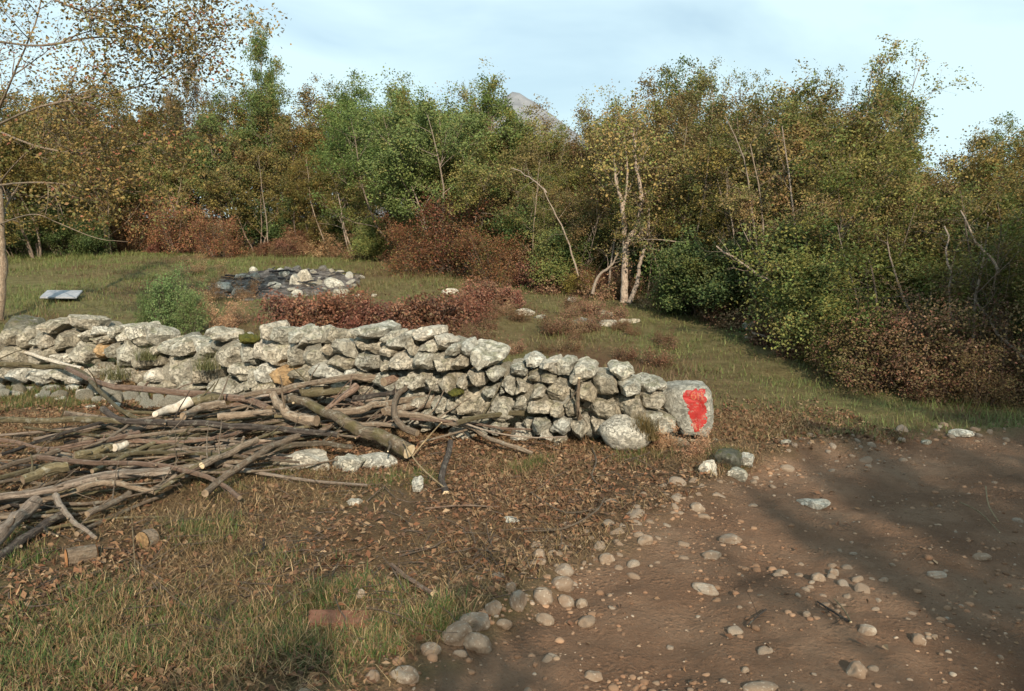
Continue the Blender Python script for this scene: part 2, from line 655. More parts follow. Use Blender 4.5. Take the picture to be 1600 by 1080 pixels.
M_BRICK = plain_mat('fired_clay', [(0.12, 0.055, 0.034), (0.165, 0.072, 0.042), (0.21, 0.11, 0.07)], 22)
M_BOARD = plain_mat('weathered_grey_board', [(0.20, 0.205, 0.22), (0.30, 0.31, 0.33), (0.36, 0.37, 0.39)], 14)
M_ASH = plain_mat('ash_and_charcoal', [(0.035, 0.029, 0.026), (0.075, 0.063, 0.055), (0.15, 0.13, 0.115), (0.28, 0.255, 0.235)], 7, bs=0.9, bd=0.04, bscale=22)
M_MOSS = plain_mat('cushion_moss', [(0.035, 0.04, 0.008), (0.085, 0.085, 0.015), (0.15, 0.13, 0.03)], 30, bs=1.0, bd=0.02, bscale=90)
M_MOUNT = plain_mat('hazed_limestone_mountain', [(0.13, 0.135, 0.145), (0.19, 0.195, 0.205), (0.26, 0.26, 0.265)], 0.03, bs=0.0)  # bluish grey: distance haze is mixed into the rock colour


def paint_mat():
    m, t, b = new_mat('red_trail_paint', 0.55)
    v, _ = obj_vec(t)
    c = ramp(t, noise(t, 14, 4, v), [(0.3, (0.22, 0.014, 0.012)), (0.55, (0.33, 0.022, 0.018)), (0.75, (0.36, 0.055, 0.035))])
    c = mixc(t, maprange(t, noise(t, 24, 7, v, 0.78), 0.54, 0.60, 0, 0.75), c, (0.27, 0.17, 0.13))
    bump(t, b, noise(t, 30, 6, v, 0.7), 0.3, 0.02)
    t.links.new(c, b.inputs['Base Color'])
    return m


M_PAINT = paint_mat()
M_PAINT_TXT = plain_mat('worn_pale_paint', [(0.33, 0.045, 0.028), (0.42, 0.17, 0.085)], 90)


def ground_mat():
    m, t, b = new_mat('earth', 0.95)
    b.inputs['Specular IOR Level'].default_value = 0.12
    tc_ = N(t, 'ShaderNodeTexCoord')
    p = tc_.outputs['Object']
    zone = attr(t, 'tint')                # r: track, g: grassy, b: russet
    sp = N(t, 'ShaderNodeSeparateColor')
    t.links.new(zone.outputs['Color'], sp.inputs[0])
    soil = ramp(t, noise(t, 3.0, 7, p, 0.66), [(0.30, (0.085, 0.050, 0.028)), (0.5, (0.150, 0.092, 0.052)), (0.70, (0.225, 0.150, 0.088))])
    soil = mixc(t, maprange(t, noise(t, 40, 5, p, 0.75), 0.52, 0.66, 0, 0.55), soil, (0.27, 0.185, 0.105))
    soil = mixc(t, maprange(t, noise(t, 65, 4, p, 0.7), 0.55, 0.66, 0, 0.6), soil, (0.05, 0.030, 0.018))
    grs = ramp(t, noise(t, 5.0, 7, p, 0.7), [(0.30, (0.095, 0.085, 0.034)), (0.5, (0.165, 0.145, 0.060)), (0.70, (0.245, 0.210, 0.100))])
    rus = ramp(t, noise(t, 6.0, 7, p, 0.7), [(0.30, (0.080, 0.040, 0.022)), (0.5, (0.145, 0.078, 0.045)), (0.70, (0.20, 0.125, 0.070))])
    c = mixc(t, sp.outputs[1], soil, grs)
    c = mixc(t, sp.outputs[2], c, rus)
    tr = ramp(t, noise(t, 1.3, 8, p, 0.62), [(0.32, (0.170, 0.096, 0.058)), (0.5, (0.262, 0.158, 0.098)), (0.68, (0.335, 0.222, 0.145))])
    tr = mixc(t, maprange(t, noise(t, 9, 6, p, 0.7), 0.50, 0.66, 0, 0.55), tr, (0.190, 0.110, 0.066))
    tr = mixc(t, maprange(t, noise(t, 85, 4, p, 0.7), 0.56, 0.68, 0, 0.55), tr, (0.32, 0.24, 0.17))
    tr = mixc(t, maprange(t, noise(t, 55, 4, p, 0.7), 0.58, 0.68, 0, 0.5), tr, (0.105, 0.063, 0.040))
    c = mixc(t, sp.outputs[0], c, tr)
    t.links.new(c, b.inputs['Base Color'])
    vo = N(t, 'ShaderNodeTexVoronoi')
    vo.inputs['Scale'].default_value = 38
    t.links.new(p, vo.inputs['Vector'])
    clod = math_(t, 'MULTIPLY', maprange(t, vo.outputs['Distance'], 0.1, 0.5, 1, 0), maprange(t, noise(t, 3.0, 4, p), 0.45, 0.60))
    h = math_(t, 'ADD', noise(t, 24, 9, p, 0.76), math_(t, 'MULTIPLY', clod, 0.35))
    bump(t, b, h, 1.0, 0.075)
    return m


M_EARTH = ground_mat()

# ---------------------------------------------------------------- land: one tensor grid, split into field and track
def axis(a, b, step, lo, hi, g=1.13):
    mid = np.arange(a, b + 1e-6, step)
    up, s = [mid[-1]], step
    while up[-1] < hi:
        s *= g
        up.append(up[-1] + s)
    dn, s = [mid[0]], step
    while dn[-1] > lo:
        s *= g
        dn.append(dn[-1] - s)
    return np.concatenate([dn[:0:-1], mid, up[1:]])


gx = axis(-3.6, 4.6, 0.036, -3200, 3200)
gy = axis(2.4, 8.6, 0.032, -3000, 3400, 1.085)
gy = gy[(gy > -3000)]
GX, GY = np.meshgrid(gx, gy)
GZ = height(GX, GY)


def zones(x, y):
    sd = track_sd(x, y) + 0.16 * fbm2(x, y, 2.2, 3, 5) + 0.10 * fbm2(x, y, 9, 3, 25)
    trk = smooth(-0.22, 0.16, sd)
    g = smooth(-0.1, 0.5, fbm2(x, y, 0.9, 3, 31))
    far = smooth(6.8, 8.0, y + 0.25 * x)
    grassy = np.clip(0.15 + 0.45 * g * (1 - far) + far * (0.65 + 0.35 * g), 0, 1)
    # bare russet soil between woodpile and track, and the russet band behind the wall
    bare = np.exp(-(((x - 0.3) / 1.3) ** 2 + ((y - 4.9) / 0.9) ** 2))
    grassy = grassy * (1 - 0.8 * bare)
    rb = np.exp(-(((x - 0.4) / 1.9) ** 2 + ((y - 9.4) / 2.0) ** 2)) * smooth(-0.5, 0.35, fbm2(x, y, 0.8, 3, 44))
    rb = np.maximum(rb, 0.5 * smooth(0.15, 0.7, fbm2(x, y, 0.6, 3, 52)) * far)
    return trk, grassy, np.clip(rb, 0, 0.9)


zt, zg, zr = zones(GX, GY)
nx, ny = len(gx), len(gy)
ii, jj = np.meshgrid(np.arange(ny - 1), np.arange(nx - 1), indexing='ij')
quad = np.stack([ii * nx + jj, ii * nx + jj + 1, (ii + 1) * nx + jj + 1, (ii + 1) * nx + jj], -1).reshape(-1, 4)
vv = np.stack([GX, GY, GZ], -1).reshape(-1, 3)
cc = np.stack([zt, zg, zr], -1).reshape(-1, 3)
on_track = (zt.ravel()[quad].mean(1) > 0.5)
for nm, sel in (('ground', ~on_track), ('dirt_track', on_track)):
    q = quad[sel]
    used, inv = np.unique(q, return_inverse=True)
    mb = MB().add(vv[used], inv.reshape(-1, 4), 0, cc[used])
    o = link(nm, mb.mesh(nm, M_EARTH, True, col=True))
    tag(o, kind='structure', label='uneven brown earth with litter and thin autumn grass' if nm == 'ground' else 'brown dirt track with pressed gravel and tree shadows')

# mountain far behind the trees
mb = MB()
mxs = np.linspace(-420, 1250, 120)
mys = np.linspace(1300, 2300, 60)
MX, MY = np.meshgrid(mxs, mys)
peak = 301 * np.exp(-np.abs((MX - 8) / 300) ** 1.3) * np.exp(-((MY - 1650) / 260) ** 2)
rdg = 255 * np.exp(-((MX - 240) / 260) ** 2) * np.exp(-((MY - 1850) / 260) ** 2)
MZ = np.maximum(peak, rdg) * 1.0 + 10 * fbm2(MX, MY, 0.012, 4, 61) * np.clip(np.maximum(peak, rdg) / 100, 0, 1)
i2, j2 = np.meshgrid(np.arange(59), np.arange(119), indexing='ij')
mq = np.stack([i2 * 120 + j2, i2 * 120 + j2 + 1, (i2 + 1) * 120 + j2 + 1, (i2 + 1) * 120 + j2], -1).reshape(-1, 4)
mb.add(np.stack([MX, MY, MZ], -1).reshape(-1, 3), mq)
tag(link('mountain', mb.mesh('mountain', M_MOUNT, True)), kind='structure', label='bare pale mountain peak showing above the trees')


# ---------------------------------------------------------------- stones
def stone_verts(rng, sub=3, size=(1, 1, 1), cuts=9, depth=(0.66, 0.95), rough=0.10, box=0.75):
    v, f = ico(sub)
    p = np.sign(v) * np.abs(v) ** box
    p = p / (np.abs(p).max(0) + 1e-9)
    for _ in range(cuts):
        n = rng.normal(size=3)
        n /= np.linalg.norm(n)
        o = rng.uniform(*depth)
        d = p @ n - o
        p = p - np.maximum(d, 0)[:, None] * n
    off = rng.uniform(-50, 50, 3)
    p = p + v * (rough * fbm(p * 1.6 + off, 4, 3))[:, None]
    return p * np.asarray(size) , f


def cobble_verts(rng, sub=2, size=(1, 1, 1), rough=0.09):
    v, f = ico(sub)
    off = rng.uniform(-50, 50, 3)
    p = v * (1 + rough * 2.0 * fbm(v * 0.8 + off, 2, 5) + rough * 0.35 * fbm(v * 2.6 + off, 2, 9))[:, None]
    return p * np.asarray(size), f


# ---- the dry stone wall: plan line read off the photograph
WALL_BASE = [(-120, 604), (0, 604), (60, 604), (200, 614), (300, 624), (400, 642), (500, 657), (600, 674), (700, 688), (800, 692), (900, 696), (1000, 700), (1085, 694), (1180, 684)]
WB = hit([a for a, b in WALL_BASE], [b for a, b in WALL_BASE])
WP = WB[:, :2]
WL = np.concatenate([[0], np.cumsum(np.linalg.norm(np.diff(WP, axis=0), axis=1))])


def wall_hit(px, py):
    """arc length u and height z where a pixel's sight line meets the wall's face"""
    d = ray(px, py)
    for k in range(len(WP) - 1):
        a, b = WP[k], WP[k + 1]
        e = b - a
        den = d[0] * e[1] - d[1] * e[0]
        t = (a[0] * e[1] - a[1] * e[0]) / den
        q = np.array([d[0] * t, d[1] * t])
        s = np.dot(q - a, e) / np.dot(e, e)
        if -1e-6 <= s <= 1 + 1e-6:
            return WL[k] + s * np.linalg.norm(e), CAM_Z + d[2] * t, t * d[1]
    return None


def wall_pt(u):
    k = int(np.clip(np.searchsorted(WL, u) - 1, 0, len(WP) - 2))
    e = (WP[k + 1] - WP[k]) / (WL[k + 1] - WL[k])
    # average directions near corners so that the face bends softly
    u1, u2 = max(u - 0.35, 0), min(u + 0.35, WL[-1])
    pa = np.array([np.interp(u1, WL, WP[:, i]) for i in (0, 1)])
    pb = np.array([np.interp(u2, WL, WP[:, i]) for i in (0, 1)])
    e = (pb - pa) / np.linalg.norm(pb - pa)
    p = np.array([np.interp(u, WL, WP[:, i]) for i in (0, 1)])
    n = np.array([e[1], -e[0]])
    if n[1] > 0:
        n = -n
    return p, e, n


# (x, y, w, h) of each stone in the photograph; letters: w white, o ochre, s slab
SITES = [
    (420, 525, 30, 30, 'w'), (467, 528, 46, 26, ''), (463, 556, 52, 36, ''), (508, 530, 32, 26, ''), (520, 547, 42, 30, ''), (422, 556, 30, 38, ''),
    (388, 551, 42, 30, ''), (349, 555, 38, 28, ''), (363, 583, 44, 26, ''), (402, 587, 28, 32, ''), (438, 590, 46, 28, 'o'), (471, 584, 28, 26, ''),
    (504, 582, 42, 26, 'w'), (526, 566, 34, 22, ''), (571, 522, 72, 18, 's'), (555, 543, 28, 20, ''), (585, 547, 36, 26, ''), (606, 536, 32, 26, ''),
    (565, 568, 48, 26, ''), (550, 587, 38, 20, 'w'), (598, 572, 30, 22, ''), (375, 606, 52, 20, ''), (337, 606, 34, 24, ''), (420, 612, 44, 22, ''), (470, 612, 46, 24, ''),
    (653, 526, 26, 20, 'w'), (633, 543, 36, 26, ''), (661, 541, 24, 22, ''), (683, 539, 30, 24, 'w'), (720, 548, 18, 22, 'w'), (702, 549, 24, 16, ''),
    (753, 560, 62, 28, 's'), (622, 566, 46, 28, 'w'), (686, 571, 34, 30, ''), (658, 565, 28, 26, ''), (712, 568, 26, 22, ''), (671, 604, 26, 22, ''),
    (694, 602, 24, 22, ''), (720, 601, 30, 24, ''), (757, 590, 58, 28, 'w'), (804, 605, 44, 38, ''), (765, 613, 30, 18, ''), (782, 612, 16, 22, ''),
    (840, 613, 26, 28, ''), (844, 592, 46, 18, ''), (810, 580, 32, 16, ''), (826, 567, 34, 20, 'w'), (859, 573, 36, 20, 'w'), (881, 578, 26, 26, ''),
    (905, 584, 40, 32, ''), (871, 612, 40, 28, ''), (914, 616, 34, 32, ''), (734, 634, 62, 38, ''), (783, 634, 44, 24, ''), (812, 634, 34, 24, ''),
    (842, 637, 50, 28, ''), (881, 640, 42, 26, ''), (875, 667, 34, 24, 'w'), (835, 666, 44, 24, ''), (812, 682, 34, 20, 'w'), (714, 681, 34, 22, 'w'),
    (760, 668, 50, 24, ''), (860, 688, 40, 18, 'w'), (905, 672, 30, 26, ''), (974, 586, 34, 20, ''), (949, 606, 46, 34, ''), (988, 610, 42, 30, ''),
    (988, 634, 46, 28, ''), (945, 643, 52, 32, ''), (1027, 607, 36, 20, ''), (1027, 627, 34, 28, ''), (935, 670, 30, 26, 'w'), (1044, 668, 36, 34, ''),
    (1020, 655, 26, 26, ''), (1085, 697, 40, 20, ''), (1130, 700, 30, 22, ''),
    (114, 506, 48, 20, ''), (75, 515, 28, 22, ''), (130, 523, 32, 18, ''), (88, 535, 60, 26, ''), (55, 537, 28, 26, ''), (126, 554, 36, 36, ''),
    (79, 556, 34, 24, ''), (51, 558, 30, 24, 'w'), (172, 520, 24, 18, ''), (190, 526, 24, 24, ''), (152, 532, 32, 16, ''), (220, 527, 52, 40, ''),
    (161, 550, 28, 24, 'o'), (192, 553, 38, 36, ''), (226, 560, 40, 36, ''), (250, 541, 22, 26, ''), (273, 543, 34, 24, ''), (303, 546, 36, 26, ''),
    (271, 582, 50, 42, ''), (308, 580, 30, 38, ''), (180, 590, 42, 26, ''), (226, 588, 40, 28, ''), (126, 590, 28, 22, 'w'), (62, 586, 34, 22, 'w'),
    (96, 586, 28, 22, ''), (150, 580, 26, 22, ''), (20, 530, 40, 30, ''), (15, 560, 40, 30, ''), (330, 525, 24, 16, ''), (290, 604, 36, 20, ''), (240, 604, 36, 18, ''),
    (15, 588, 40, 24, ''), (600, 600, 50, 26, ''), (545, 612, 44, 26, ''), (510, 625, 40, 26, ''), (640, 598, 36, 24, ''), (575, 630, 44, 26, ''), (640, 630, 44, 28, ''), (690, 635, 36, 30, ''), (610, 650, 44, 26, ''),
    (680, 662, 44, 24, ''), (735, 656, 34, 16, ''), (440, 634, 44, 20, ''), (560, 655, 44, 22, ''), (780, 652, 40, 16, ''), (1000, 690, 30, 20, ''), (390, 628, 40, 20, ''), (660, 648, 30, 18, ''),
]
wall = tag(empty('dry_stone_wall', (WP[8][0], WP[8][1], 0)), 'long low dry stone wall of grey lichened limestone across the field edge', 'stone wall')
WO = np.array([WP[8][0], WP[8][1], 0])
sites = []
for (x, y, w, h, k) in SITES:
    r = wall_hit(x, y)
    u, z, dep = r
    p, e, n = wall_pt(u)
    vx = np.array([x - 800, FPX])
    vx = vx / np.linalg.norm(vx)
    fore = max(abs(e[0] * vx[1] - e[1] * vx[0]), 0.55)          # the face is seen obliquely
    sites.append((u, z, 0.5 * w * dep / FPX / fore, 0.5 * h * dep / FPX, k))
sites = np.array([(s[0], s[1], s[2], s[3]) for s in sites]), [s[4] for s in sites]
SV, SK = sites
rsp = np.random.default_rng(3)
nv, nk = [], []
for (u_, z_, a_, b_), k_ in zip(SV, SK):
    if k_ != 's' and a_ > 0.10 and rsp.random() < 0.5:
        f_ = rsp.uniform(0.4, 0.6)
        dz_ = rsp.uniform(-0.02, 0.02)
        nv += [(u_ - a_ * (1 - f_), z_ + dz_, a_ * f_, b_ * rsp.uniform(.8, 1.05)), (u_ + a_ * f_, z_ - dz_, a_ * (1 - f_), b_ * rsp.uniform(.8, 1.05))]
        nk += [k_, 'w' if rsp.random() < .25 else '']
    else:
        nv.append((u_, z_, a_, b_))
        nk.append(k_)
SV, SK = np.array(nv), nk
rw = np.random.default_rng(5)
TOP_U = np.argsort(SV[:, 0])


def wall_top(u):
    sel = np.abs(SV[:, 0] - u) < 0.28
    return (SV[sel, 1] + SV[sel, 3]).max() if sel.any() else 0.4


v3, f3 = ico(4)
th3 = np.arctan2(v3[:, 2], v3[:, 0])
s3 = np.hypot(v3[:, 0], v3[:, 2])
for i in range(len(SV)):
    u, z, a, b = SV[i]
    # cell radius per angle: power diagram against the neighbours, bounded by the stone's own box
    dc = SV[:, :2] - SV[i, :2]
    dist = np.hypot(dc[:, 0], dc[:, 1])
    nb = np.where((dist > 1e-6) & (dist < 0.9))[0]
    e2 = np.stack([np.cos(th3), np.sin(th3)], -1)
    # a broken outline: a handful of straight sides round the stone's own box
    ns_ = rw.integers(5, 8)
    ph = (np.arange(ns_) + rw.uniform(-.3, .3, ns_)) / ns_ * 2 * math.pi + rw.uniform(0, 6.28)
    te = np.arctan2(e2[:, 1] / b, e2[:, 0] / a)
    le = np.hypot(e2[:, 1] / b, e2[:, 0] / a)
    ell = np.full(len(th3), 1e9)
    for q_ in ph:
        c_ = np.cos(te - q_)
        ell = np.minimum(ell, np.where(c_ > 0.05, rw.uniform(0.98, 1.22) / np.maximum(c_, 0.05), 1e9))
    ell = np.minimum(ell, 1.55) / le
    r = ell.copy()
    wi = a * b
    for j in nb:
        den = 2 * (e2 @ dc[j])
        tt = np.where(den > 1e-5, (dist[j] ** 2 + wi - SV[j, 2] * SV[j, 3]) / np.maximum(den, 1e-5), 1e9)
        r = np.minimum(r, np.maximum(tt - 0.003, 0.012))
    dep = rw.uniform(0.13, 0.2) if SK[i] != 's' else 0.24
    # facets: chop the unit shape by random planes, mostly on the side that faces out
    rho = np.minimum(s3 / 0.80, 1.0)
    yy = np.clip(v3[:, 1] / 0.60, -1, 1)
    q = np.stack([np.cos(th3) * rho, yy, np.sin(th3) * rho], -1)
    for _ in range(11):
        n_ = rw.normal(size=3)
        n_[1] = -abs(n_[1]) * 0.9 - 0.15
        n_ /= np.linalg.norm(n_)
        o_ = rw.uniform(0.66, 1.06)
        q = q - np.maximum(q @ n_ - o_, 0)[:, None] * n_
    rq = np.hypot(q[:, 0], q[:, 2])
    tq = np.arctan2(q[:, 2], q[:, 0])
    srt = np.argsort(th3)
    rt_ = np.interp(tq, np.concatenate([th3[srt][-1:] - 2 * math.pi, th3[srt], th3[srt][:1] + 2 * math.pi]), np.concatenate([r[srt][-1:], r[srt], r[srt][:1]]))
    P = np.stack([np.cos(tq) * rt_ * rq, q[:, 1] * dep, np.sin(tq) * rt_ * rq], -1)
    off = rw.uniform(-60, 60, 3)
    P = P + v3 * (0.014 * fbm(P * 8 + off, 3, 2) + 0.010 * (0.5 - np.abs(fbm(P * 22 + off, 3, 4))) + 0.004 * fbm(P * 60 + off, 2, 6))[:, None]
    me = MB().add(P, f3).mesh('stone', {'w': M_LIME_WHITE, 'o': M_OCHRE}.get(SK[i], M_LIME), True, sharp=rad(28))
    p, e, n = wall_pt(u)
    back = rw.uniform(0.06, 0.14) + max(0, z - 0.25) * 0.10
    ctr = np.array([p[0] - n[0] * back, p[1] - n[1] * back, z]) - WO
    o = link('stone', me, wall, ctr, (rw.uniform(-.14, .14), rw.uniform(-.05, .05) * (1 if u > 4 else 3.0), math.atan2(e[1], e[0]) + rw.uniform(-.12, .12)))

# rubble core and back face: shared meshes
core = []
for k in range(7):
    P, f = stone_verts(rw, 2, (1, 1, 1), 9)
    core.append(MB().add(P, f).mesh('core_stone', M_LIME if k else M_LIME_WHITE, True, sharp=rad(35)))
nco = 0
for u in np.arange(0.15, WL[-1] - 0.95, 0.32):
    p, e, n = wall_pt(u)
    top = wall_top(u)
    for bk in (0.30, 0.50):
        g = float(height(p[0] - n[0] * bk, p[1] - n[1] * bk))
        zs = np.arange(top - 0.20 + rw.uniform(-.05, .04), g - 0.02, -0.19)[:2 if bk < 0.4 else 2]
        for z in zs:
            sx, sy, sz = rw.uniform(0.13, 0.19), rw.uniform(0.10, 0.15), rw.uniform(0.07, 0.11)
            bb = bk + rw.uniform(-.05, .05)
            link('stone', core[rw.integers(7)], wall, np.array([p[0] - n[0] * bb + e[0] * rw.uniform(-.05, .05), p[1] - n[1] * bb, z + rw.uniform(-.03, .03)]) - WO,
                 (rw.uniform(-.4, .4), rw.uniform(-.4, .4), rw.uniform(0, 6.28)), (sx, sy, sz))
            nco += 1

# wedges behind the joints
for u in np.arange(0.2, WL[-1] - 1.1, 0.22):
    p, e, n = wall_pt(u)
    bb = rw.uniform(0.13, 0.20)
    z = rw.uniform(0.05, max(wall_top(u) - 0.12, 0.1))
    s_ = rw.uniform(0.07, 0.11)
    link('stone', core[rw.integers(7)], wall, np.array([p[0] - n[0] * bb, p[1] - n[1] * bb, z]) - WO, tuple(rw.uniform(0, 6.28, 3)), (s_ * 1.4, s_, s_ * .9))

# end boulder with the red mark
def bvh_of(me, mw):
    vs = [mw @ v.co for v in me.vertices]
    return BVHTree.FromPolygons(vs, [tuple(p.vertices) for p in me.polygons])


up, zp, dp = wall_hit(1088, 645)
pp, ep, np_ = wall_pt(up)
v4, f4 = ico(6)
sc_ = dp / FPX
OUT = [(1041, 612), (1060, 604), (1092, 600), (1118, 601), (1127, 612), (1131, 640), (1130, 668), (1121, 684), (1102, 683), (1082, 680), (1068, 662), (1052, 640)]
ox = np.array([(a - 1089) * sc_ for a, b in OUT])
oz = np.array([(644 - b) * sc_ for a, b in OUT])
oa = np.arctan2(oz, ox)
orr = np.hypot(ox, oz)
ordr = np.argsort(oa)
th4 = np.arctan2(v4[:, 2], v4[:, 0])
OPX, OPZ = ox[ordr], oz[ordr]
rr4 = np.full(len(th4), 1e9)
for k in range(len(OPX)):
    x0, z0, x1, z1 = OPX[k], OPZ[k], OPX[(k + 1) % len(OPX)], OPZ[(k + 1) % len(OPX)]
    cx_, cz_ = np.cos(th4), np.sin(th4)
    den = cx_ * (z1 - z0) - cz_ * (x1 - x0)
    tt = (x0 * (z1 - z0) - z0 * (x1 - x0)) / np.where(np.abs(den) < 1e-9, 1e-9, den)
    ss = np.where(np.abs(x1 - x0) > np.abs(z1 - z0), (cx_ * tt - x0) / (x1 - x0 + 1e-12), (cz_ * tt - z0) / (z1 - z0 + 1e-12))
    rr4 = np.where((tt > 0) & (ss >= -1e-6) & (ss <= 1 + 1e-6), np.minimum(rr4, tt), rr4)
rr4 = np.where(rr4 > 1, orr.mean(), rr4)
sv = np.hypot(v4[:, 0], v4[:, 2])
dy = np.sign(v4[:, 1]) * np.abs(v4[:, 1]) ** 0.4
P = np.stack([np.cos(th4) * rr4 * sv ** 0.3, dy * 0.20, np.sin(th4) * rr4 * sv ** 0.3], -1)
P[:, 1] += 0.10 * np.maximum(-P[:, 0] - 0.06, 0) / 0.2 * (P[:, 1] < 0) + 0.30 * np.maximum(P[:, 0] - 0.13, 0) * (P[:, 1] < 0)
P = P + v4 * (0.007 * fbm(P * 7 + 3, 4, 2) + 0.005 * fbm(P * 30, 3, 4))[:, None]
me = MB().add(P, f4).mesh('painted_boulder', M_GREY, True, sharp=rad(50))
ctr = np.array([pp[0] - np_[0] * 0.16, pp[1] - np_[1] * 0.16, zp])
bould = link('painted_boulder', me, wall, ctr - WO, (0, 0, -0.10))
bould['label'] = 'blocky grey end stone bearing a red painted trail mark'
mw = Matrix.Translation(Vector(ctr)) @ Matrix.Rotation(-0.10, 4, 'Z')
bv = bvh_of(me, mw)


def project(poly_px, step, lift, jag=0.0, seed=0):
    """a thin sheet of paint inside a pixel outline, pressed on to the boulder's face"""
    Q = np.array(poly_px, float)
    x0, y0 = Q.min(0) - 2
    x1, y1 = Q.max(0) + 2
    xs, ys = np.arange(x0, x1, step), np.arange(y0, y1, step)
    X, Y = np.meshgrid(xs, ys)
    jx = jag * fbm2(X, Y, 0.22, 3, seed)
    jy = jag * fbm2(X, Y, 0.22, 3, seed + 7)
    ins = inside(X + jx, Y + jy, Q).astype(int)
    idx = -np.ones(X.shape, int)
    vs = []
    cam_p = Vector((0, 0, CAM_Z))
    for (r_, c_) in np.argwhere(np.ones_like(ins)):
        d = Vector(ray(X[r_, c_], Y[r_, c_])).normalized()
        h, nrm, _, _ = bv.ray_cast(cam_p, d)
        if h is not None:
            idx[r_, c_] = len(vs)
            vs.append(h + nrm * lift)
    F = []
    for r_ in range(X.shape[0] - 1):
        for c_ in range(X.shape[1] - 1):
            q = (idx[r_, c_], idx[r_ + 1, c_], idx[r_ + 1, c_ + 1], idx[r_, c_ + 1])
            if min(q) >= 0 and ins[r_, c_] + ins[r_ + 1, c_] + ins[r_ + 1, c_ + 1] + ins[r_, c_ + 1] >= 2:
                F.append(q)
    return np.array(vs), np.array(F)


RED = [(1068, 611), (1080, 609), (1099, 609), (1102, 622), (1104, 642), (1103, 655), (1102, 664), (1096, 668), (1092, 676), (1085, 674), (1081, 664), (1077, 645), (1073, 630), (1069, 622)]
imw = mw.inverted()
vs, F = project(RED, 0.6, 0.0025, 4.0, 3)
pm = MB().add([imw @ Vector(v) for v in vs], F).mesh('paint_mark', M_PAINT, True)
link('paint_mark', pm, bould)
# pale worn digits on the red
DIG = {'6': [[(1085, 612), (1081, 615), (1080, 620), (1082, 624), (1086, 623), (1087, 619), (1084, 617), (1081, 619)]],
       '1': [[(1090, 615), (1091.5, 624)], [(1096, 614), (1097, 624)]]}
mb = MB()
for strokes in DIG.values():
    for s in strokes:
        for a, b in zip(s[:-1], s[1:]):
            a, b = np.array(a), np.array(b)
            d = b - a
            nn = np.array([-d[1], d[0]]) / np.linalg.norm(d) * 0.6
            vs, F = project([a + nn - d * .1, b + nn + d * .1, b - nn + d * .1, a - nn - d * .1], 0.5, 0.006)
            if len(F):
                mb.add([imw @ Vector(v) for v in vs], F)
link('painted_number', mb.mesh('painted_number', M_PAINT_TXT), bould)

# big rounded boulder low in the wall, beside the painted one
u9, z9, d9 = wall_hit(976, 674)
p9, e9, n9 = wall_pt(u9)
P, f = cobble_verts(rw, 4, (38 * d9 / FPX, 0.16, 27 * d9 / FPX), 0.09)
P = P + (0.008 * fbm(P * 14, 3, 2))[:, None]
o = link('boulder', MB().add(P, f).mesh('boulder', M_LIME_WHITE, True), wall, np.array([p9[0] + n9[0] * .05, p9[1] + n9[1] * .05, z9]) - WO, (0, 0.1, 0))
o['label'] = 'big pale rounded boulder with a dry grass tuft on it'


# ---------------------------------------------------------------- grown plants
def wob(rng, p0, d, L, n, w=0.15, up=0.0):
    P = [np.array(p0, float)]
    d = np.array(d, float)
    d /= np.linalg.norm(d)
    for _ in range(n):
        d = d + rng.normal(size=3) * w
        d[2] += up
        d /= np.linalg.norm(d)
        P.append(P[-1] + d * L / n)
    return np.array(P)


def leaf_mesh(mb, rng, anchors, n_per, jit, size, pal, palw, droop=0.0, clump=0.7):
    """many folded leaves round the anchor points; the colour belongs to each leaf and its twig"""
    A = np.asarray(anchors)
    k = len(A)
    idx = np.repeat(np.arange(k), rng.poisson(n_per * rng.gamma(0.9, 1 / 0.9, k)))
    n = len(idx)
    C = A[idx] + rng.normal(size=(n, 3)) * jit * np.array([1, 1, 0.8])
    nr = rng.normal(size=(n, 3))
    nr[:, 2] = np.abs(nr[:, 2]) + 0.6
    nr[:, 1] -= 0.7
    nr /= np.linalg.norm(nr, axis=1, keepdims=True)
    ax = np.cross(nr, rng.normal(size=(n, 3)))
    ax /= np.linalg.norm(ax, axis=1, keepdims=True)
    ax[:, 2] -= droop
    ax /= np.linalg.norm(ax, axis=1, keepdims=True)
    sd = np.cross(nr, ax)
    sd /= np.linalg.norm(sd, axis=1, keepdims=True)
    s = size * rng.uniform(0.6, 1.3, n)[:, None]
    v0 = C - ax * s * 0.5
    v2 = C + ax * s * 0.5
    v1 = C + sd * s * 0.32 + nr * s * 0.10
    v3_ = C - sd * s * 0.32 + nr * s * 0.10
    V = np.stack([v0, v1, v2, v3_], 1).reshape(-1, 3)
    pal = np.asarray(pal)
    cl = rng.choice(len(pal), k, p=np.asarray(palw) / np.sum(palw))
    own = rng.choice(len(pal), n, p=np.asarray(palw) / np.sum(palw))
    use = np.where(rng.random(n) < clump, cl[idx], own)
    col = 1.48 * pal[use] * rng.uniform(0.82, 1.2, (n, 1)) * rng.uniform(0.75, 1.3, (k, 1))[idx]
    F = np.arange(4 * n).reshape(-1, 4)
    mb.add(V, F, 0, np.repeat(col, 4, axis=0))


